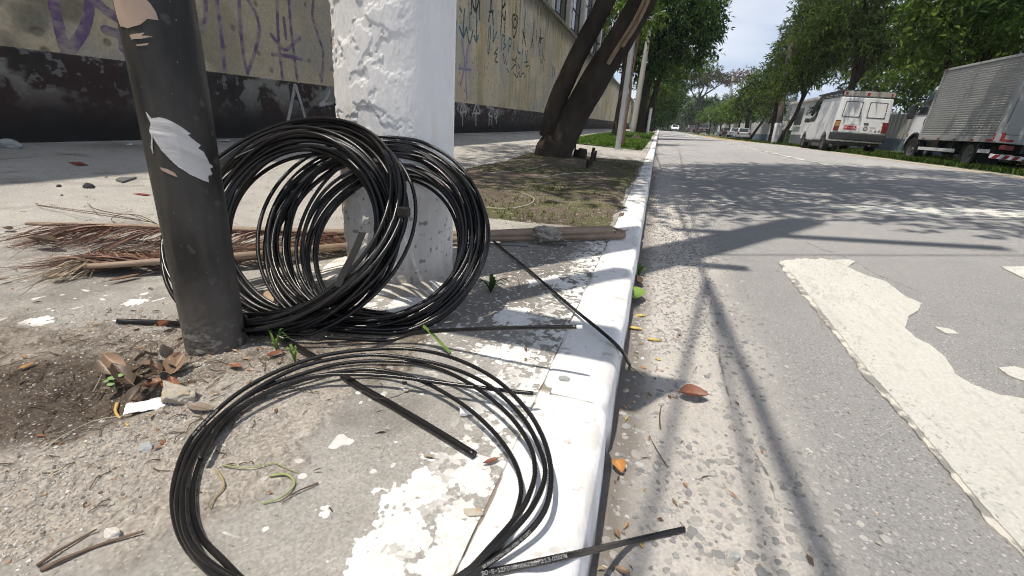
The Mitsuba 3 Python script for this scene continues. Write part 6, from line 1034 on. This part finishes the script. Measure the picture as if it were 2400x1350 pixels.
leaf((375, 768), (398, 757), .8, 'm_lred', 'small reddish curled leaf lying against the frayed cable end', walk_z, .014, .5, .9)
leaf((1170, 1075), (1130, 1088), .3, 'm_lred', 'tiny red brown leaf twig beside the thick cut cable end', walk_z, .004, .3, .5)
leaf((1440, 1240), (1452, 1262), .5, 'm_lbrown', 'small brown curled leaf in the gutter near the lower edge', R, .006, .4, .7)
HEAP = [((350, 850), (362, 800), .55, 'm_lgrey', 'tall upright grey brown leaf at the back of the leaf heap, left of two'), ((395, 842), (382, 806), .55, 'm_lgrey', 'upright grey brown leaf at the back of the leaf heap, right of two'), ((320, 848), (344, 808), .6, 'm_lgrey', 'pointed grey leaf standing at the back left of the leaf heap'),
 ((290, 880), (246, 848), .42, 'm_lbrown', 'brown leaf at the left edge of the leaf heap by the black pole'), ((312, 905), (268, 872), .45, 'm_ldark', 'largest dark leaf in the middle of the leaf heap above the seedling'), ((400, 880), (440, 846), .6, 'm_lbrown', 'brown leaf of the heap lying right against the black pole'), ((385, 865), (430, 842), .5, 'm_lred', 'reddish curled leaf of the heap close to the black pole'),
 ((340, 905), (380, 920), .5, 'm_lred', 'reddish leaf of the heap just behind the white paper scrap'), ((258, 880), (228, 862), .5, 'm_lgrey', 'small grey leaf at the far left of the leaf heap'), ((300, 945), (345, 912), .55, 'm_ldark', 'dark leaf at the front of the leaf heap over the hollow')]
def heap_leaf(i, a, b, w, m, label, group=None):
    up = .038 if i < 2 else .028 if i == 2 else .016; g0 = on(walk_z, *a, .010 + .002 * (i % 5)); g1 = on(walk_z, *b, .012); g1 = G(*b, g1[2] + up) if i < 3 else g1 + [0, 0, up]
    leaf(tuple(g0), tuple(g1), w, m, label, catg='leaf', group=group, curl=.25 if i > 2 else .06, fold=.6 if i > 2 else .25, twist=.8 * (-1) ** i)
for i, h in enumerate(HEAP): heap_leaf(i, *h)
rgh = np.random.default_rng(5)
for i in range(26):
    c0 = np.array([rgh.uniform(250, 420), rgh.uniform(838, 925)]); d0 = rgh.uniform(0, 6.28); l0 = rgh.uniform(20, 42)
    heap_leaf(3 + i, tuple(c0), tuple(c0 + l0 * np.array([math.cos(d0), .6 * math.sin(d0)])), rgh.uniform(.4, .7), ['m_lbrown', 'm_ldark', 'm_lgrey', 'm_lred'][i % 4], 'small crumpled dead leaf among the bigger leaves of the heap by the black pole', 'small leaves in the heap by the black pole')
def rock(c, s, mt, label, seed, name='rock', sub=4, catg='rock'):
    v, f = tm(trimesh.creation.icosphere(sub)); n = meshkit.fbm(v * 1.4 + seed, 4, seed); v = v / np.maximum(1, np.abs(v @ np.random.default_rng(seed).normal(size=(3, 9)) * .62).max(1))[:, None]; v = v * (1 + .45 * (n - .5) + .16 * (meshkit.fbm(v * 6 + seed, 3, seed) - .5))[:, None] * np.asarray(s); return solo(name, (v + c, f), mt, label, catg, 35)
mat('m_rock', lambda p, n, uv: mix(mix((.30, .27, .22), (.52, .48, .40), fbm(p.x * 40, p.y * 40, p.z * 40, 4)), (.40, .28, .12), smoothstep(.58, .7, fbm(p.x * 50 + 4, p.y * 50, p.z * 50, 3)) * .6), .85, lambda p, n, uv: fbm(p.x * 120, p.y * 120, p.z * 120, 4) * .004, 1.0, 4e-4)
rock(on(walk_z, 418, 925, .008), (.038, .028, .026), 'm_rock', 'pale lumpy rock beside the dead leaves at the foot of the black pole', 4)
rock(on(walk_z, 262, 1250, .004), (.012, .008, .007), mat('m_whitestone', (.58, .56, .52), .7), 'small white stone in the gravel at the lower left', 9, 'pebble', 3, 'pebble')
rock(on(walk_z, 1322, 888, .003), (.012, .009, .006), mat('m_greystone', (.34, .36, .36), .7), 'small grey green pebble on the white kerb', 12, 'pebble', 3, 'pebble')
rock(on(walk_z, 1110, 1200, .001), (.014, .009, .003), 'm_rock', 'flat pale chip of concrete on the white paint inside the flat coil', 15, 'concrete_chip', 3, 'concrete chip')
rock(on(walk_z, 340, 1050, .002), (.012, .010, .007), 'm_greystone', 'grey pebble in the gravel left of the flat coil', 17, 'pebble', 3, 'pebble')
rock(on(walk_z, 20, 340, .02), (.10, .06, .045), 'm_greystone', 'grey lump of rubble on the pavement near the wall at far left', 21, 'rubble_lump', 3, 'rubble')
rock(on(walk_z, 208, 437, .008), (.030, .020, .018), mat('m_ink', (.03, .03, .035), .4), 'small shiny black lump on the sunlit pavement', 22, 'black_lump', 3, 'lump')
rock(on(walk_z, 138, 436, .004), (.012, .01, .008), 'm_ink', 'tiny black crumb on the sunlit pavement left of the black lump', 23, 'black_crumb', 2, 'lump')
rock(on(R, 1722, 1304, .004), (.010, .008, .006), 'm_greystone', 'small grey pebble on the asphalt near the lower edge', 25, 'pebble', 3, 'pebble')
c = [on(walk_z, *p)[:2] for p in ((272, 425), (281, 420), (305, 419), (321, 419), (303, 425), (288, 430))]; solo('slate_flake', sheet(c, walk_z, .012, .010), mat('m_slate', (.11, .115, .12), .6), 'flat dark grey slate-like flake on the sunlit pavement', 'slate flake')
def crumple(px, s, mt, label, seed, name, catg, surf=walk_z):
    v, f = grid(np.linspace(-1, 1, 26), np.linspace(-1, 1, 20), lambda x, y: .55 * (nz(x, y, 1.7, seed, 3) - .2)); return solo(name, move((v * np.array(s), f), on(surf, *px, .002), .4 * seed), mt, label, catg, 50)
mat('m_paper', (.72, .73, .76), .7)
crumple((345, 955), (.030, .018, .028), 'm_paper', 'crumpled white paper scrap tucked under the pale rock', 2, 'paper_scrap', 'paper')
crumple((528, 331), (.13, .03, .05), 'm_paper', 'white paper scrap on the shaded pavement by the dado behind the black pole', 5, 'paper_scrap', 'paper'); crumple((305, 339), (.06, .02, .02), 'm_paper', 'tiny white scrap in the wall shadow left of the black pole', 6, 'paper_scrap', 'paper')
crumple((184, 384), (.10, .03, .02), mat('m_redscrap', (.20, .04, .035), .6), 'red scrap lying in the wall shadow at the left', 7, 'red_scrap', 'scrap'); crumple((333, 456), (.04, .015, .012), 'm_redscrap', 'small red scrap on the sunlit pavement beside the black pole', 8, 'red_scrap', 'scrap')
k = thing('bottle_cap', 'white plastic screw cap lying on its side inside the flat coil', 'bottle cap'); c = on(walk_z, 1090, 963, .0088); mv = lathe([(.0001, -.009), (.0085, -.009), (.0088, -.0075), (.0085, .004), (.0068, .0052), (.0066, .013), (.0052, .0135), (.0052, .004), (.0001, .004)], 28); part(k, 'cap', move(mv, c, .35), 'm_white', 35); part(k, 'ridge', move(cat([tube([[-.008, .0088 * math.sin(a), .0088 * math.cos(a)], [.003, .0088 * math.sin(a), .0088 * math.cos(a)]], .0006, 4) for a in np.arange(0, 6.2, .26)]), c, .35), 'm_white', kind='stuff')
k = thing('washer', 'small pale ring shaped washer standing in the grit beside a black chip', 'washer'); c = on(walk_z, 952, 914, .004); part(k, 'ring', move(tm(m3.Manifold.cylinder(.002, .0055, .0055, 20) - m3.Manifold.cylinder(.01, .0016, .0016, 12).translate((0, 0, -.004))), c), mat('m_bone', (.5, .47, .4), .6)); solo('black_chip', move(box(-.005, .005, -.003, .003, 0, .003, .001), on(walk_z, 948, 898, .002), .4), 'm_ink', 'tiny black plastic chip next to the pale washer', 'chip')
def twig(px, r, mt, label, surf=walk_z, lift=.003, name='twig', catg='twig', sub=None):
    p = spline(np.array([on(surf, a, b, lift + .002 * (i % 2)) for i, (a, b) in enumerate(px)]), 24); k = thing(name, label, catg); part(k, 'stalk', limb(p, r, r * .55, 6, int(px[0][0]) % 50, .25, 24) if len(p) < 6 else tube(p, np.linspace(r, r * .5, len(p)), 6), mt, True)
    for q in sub or []: part(k, 'side_shoot', tube(spline(np.array([on(surf, a, b, lift) for a, b in q]), 10), r * .45, 5), mt, True)
mat('m_twig', lambda p, n, uv: mix((.09, .06, .045), (.19, .13, .09), fbm(p.x * 80, p.y * 80, 0, 3)), .8)
twig([(96, 1336), (150, 1310), (240, 1275), (334, 1245)], .0030, 'm_twig', 'long dark twig at the lower left, nearer of two parallel ones')
twig([(86, 1326), (130, 1295), (200, 1255), (226, 1240)], .0020, 'm_twig', 'shorter dark twig at the lower left, farther of two parallel ones')
twig([(745, 1132), (700, 1150), (655, 1175)], .0014, 'm_twig', 'thin brown twig beside the dry grass inside the flat coil', sub=[[(700, 1150), (680, 1165), (660, 1182)]])
twig([(218, 920), (238, 880), (246, 848)], .0016, 'm_lgrey', 'pale straight twig propped in the leaf heap', lift=.02)
twig([(1548, 1005), (1546, 975), (1550, 950)], .0022, 'm_twig', 'short brown twig standing out in the gutter below the dark square shadow', R)
twig([(1565, 1095), (1540, 1055), (1522, 1020)], .0012, 'm_twig', 'thin crooked twig in the gutter by the black crumpled leaf', R)
twig([(850, 915), (905, 935), (990, 905), (1070, 905)], .0008, mat('m_wirebrown', (.05, .04, .035), .5), 'fine dark wire lying across the thick cut cable', lift=.012, name='fine_wire', catg='wire')
twig([(100, 1056), (150, 1020), (225, 985), (310, 972)], .0010, mat('m_straw', (.48, .46, .36), .7), 'long pale stalk of straw lying across the earth below the leaf heap', name='straw', catg='straw')
twig([(1180, 642), (1205, 645), (1215, 655), (1217, 678)], .0014, 'm_lred', 'bent brown twig on the pavement right of the right hand coil', lift=.01)
twig([(275, 945), (272, 968), (300, 998)], .0034, mat('m_lath', (.52, .36, .13), .6), 'flat yellow strip of wood sticking out below the leaf heap', name='wood_strip', catg='wood strip')
mat('m_string', (.62, .61, .56), .7)
for px, l in [([(1152, 404), (1210, 400), (1255, 393), (1282, 385)], 'white string on the earth bed running towards the leaning tree'), ([(1262, 417), (1310, 409), (1360, 404), (1415, 405)], 'white string lying straight across the middle of the earth bed'), ([(1140, 487), (1190, 488), (1230, 482), (1250, 472), (1248, 462), (1225, 452)], 'white string curling in a hook on the near part of the earth bed')]:
    p = spline(np.array([on(pit_z, a, b, .008) for a, b in px]), 30); solo('string', tube(p, .0019, 5), 'm_string', l, 'string', True)
# green things
def plant(label, c, n, h, w, seed, cols=((.07, .13, .03), (.15, .24, .06)), name='weed', lean=.9):
    k = thing(name, label, 'plant'); rg = np.random.default_rng(seed)
    for i in range(n):
        a = rg.uniform(0, 6.28); d = np.array([math.cos(a), math.sin(a), 0]); hh = h * rg.uniform(.6, 1.2); l = lean * rg.uniform(.4, 1.2); p = spline(np.array([c, c + d * hh * l * .3 + [0, 0, hh * .6], c + d * hh * l * .7 + [0, 0, hh * .95], c + d * hh * l * 1.15 + [0, 0, hh * .8]]), 14); s = np.array([-d[1], d[0], 0]); ww = w * np.sin(np.linspace(.35, 3.1, len(p)))
        v = np.stack([p + s * ww[:, None], p + [0, 0, -w * .3], p - s * ww[:, None]], 1).reshape(-1, 3); m = len(p); ii, jj = np.meshgrid(np.arange(m - 1), np.arange(2), indexing='ij'); k0 = (ii * 3 + jj).ravel(); q = rg.random(); part(k, 'leaf', (v, np.vstack([np.stack([k0, k0 + 1, k0 + 4], 1), np.stack([k0, k0 + 4, k0 + 3], 1)])), 'm_grass', True, color=np.tile(np.array(cols[0]) * (1 - q) + np.array(cols[1]) * q, (len(v), 1)))
    return k
plant('small green grass tuft at the right foot of the black pole', on(walk_z, 648, 822, .0), 7, .042, .0022, 3); plant('pale green weed just right of the grass tuft, by the thick cable', on(walk_z, 692, 852, .0), 9, .038, .0030, 4, ((.16, .24, .06), (.30, .38, .14)), lean=.35)
k = thing('clover', 'tiny round leaved green seedling in the hollow beside the leaf heap', 'plant'); c = on(walk_z, 270, 905, .012)
for i, (dx, dy, dz, r) in enumerate([(0, 0, .018, .009), (-.012, .004, .012, .007), (.010, .006, .022, .007), (.004, -.008, .010, .007), (-.022, .0, .006, .006)]):
    v, f = tm(trimesh.creation.icosphere(2)); part(k, 'leaf', (v * [r, r * .8, .0012] + c + [dx, dy, dz], f), 'm_lgreen' if False else mat('m_clover', (.20, .32, .13), .5) if i == 0 else 'm_clover', True)
part(k, 'stem', cat([tube([c - [0, 0, .012], c + [0, 0, .016]], .0010, 5)]), 'm_clover')
gl = spline(np.array([on(walk_z, 992, 764, .055), on(walk_z, 1015, 785, .035), on(walk_z, 1055, 826, .004)]), 16); solo('palm_leaf', strip(gl, .0062, .0007), 'm_lgreen', 'bright green blade of leaf propped against the tail of the right hand coil', 'leaf', 30)
plant('wilted weed with small leaves in the shade right of the right hand coil', on(walk_z, 1150, 685, .0), 9, .05, .006, 7, ((.04, .07, .02), (.08, .12, .04)), 'weed', 1.1)
plant('leafy green sprig growing in the gutter at the kerb joint', on(roadm, 1496, 645, .0), 7, .05, .006, 8, ((.06, .12, .03), (.14, .22, .06)), 'weed', 1.2)
twig([(520, 1090), (580, 1096), (640, 1086), (660, 1092), (700, 1108)], .0011, mat('m_greenstraw', (.30, .34, .14), .7), 'thin greenish straw lying across the ground inside the flat coil', name='straw', catg='straw')
twig([(632, 1115), (672, 1112), (690, 1135), (660, 1165), (615, 1180)], .0020, 'm_greenstraw', 'curled dry grass blade inside the flat coil', name='dry_grass', catg='grass blade'); twig([(508, 1100), (525, 1135), (505, 1165), (490, 1190)], .0016, mat('m_drygrass', (.34, .27, .14), .7), 'dry crooked grass stalk beside the left side of the flat coil', name='dry_grass', catg='grass blade')

# ------------------------------------------------------------------ the summer air that pales the far end of the street
scene['haze_air'] = {'type': 'homogeneous', 'albedo': {'type': 'rgb', 'value': [.95, .95, .95]}, 'sigma_t': {'type': 'rgb', 'value': [.00042, .00045, .0005]}}
scene['haze'] = {'type': 'cube', 'to_world': T().translate([0, 435, 16.5]).scale([402, 468, 18.3]), 'bsdf': {'type': 'null'}, 'interior': {'type': 'ref', 'id': 'haze_air'}}
labels['haze'] = {'kind': 'stuff', 'label': 'thin summer haze over the far end of the street', 'category': 'haze'}
scene['camera']['medium'] = {'type': 'ref', 'id': 'haze_air'}
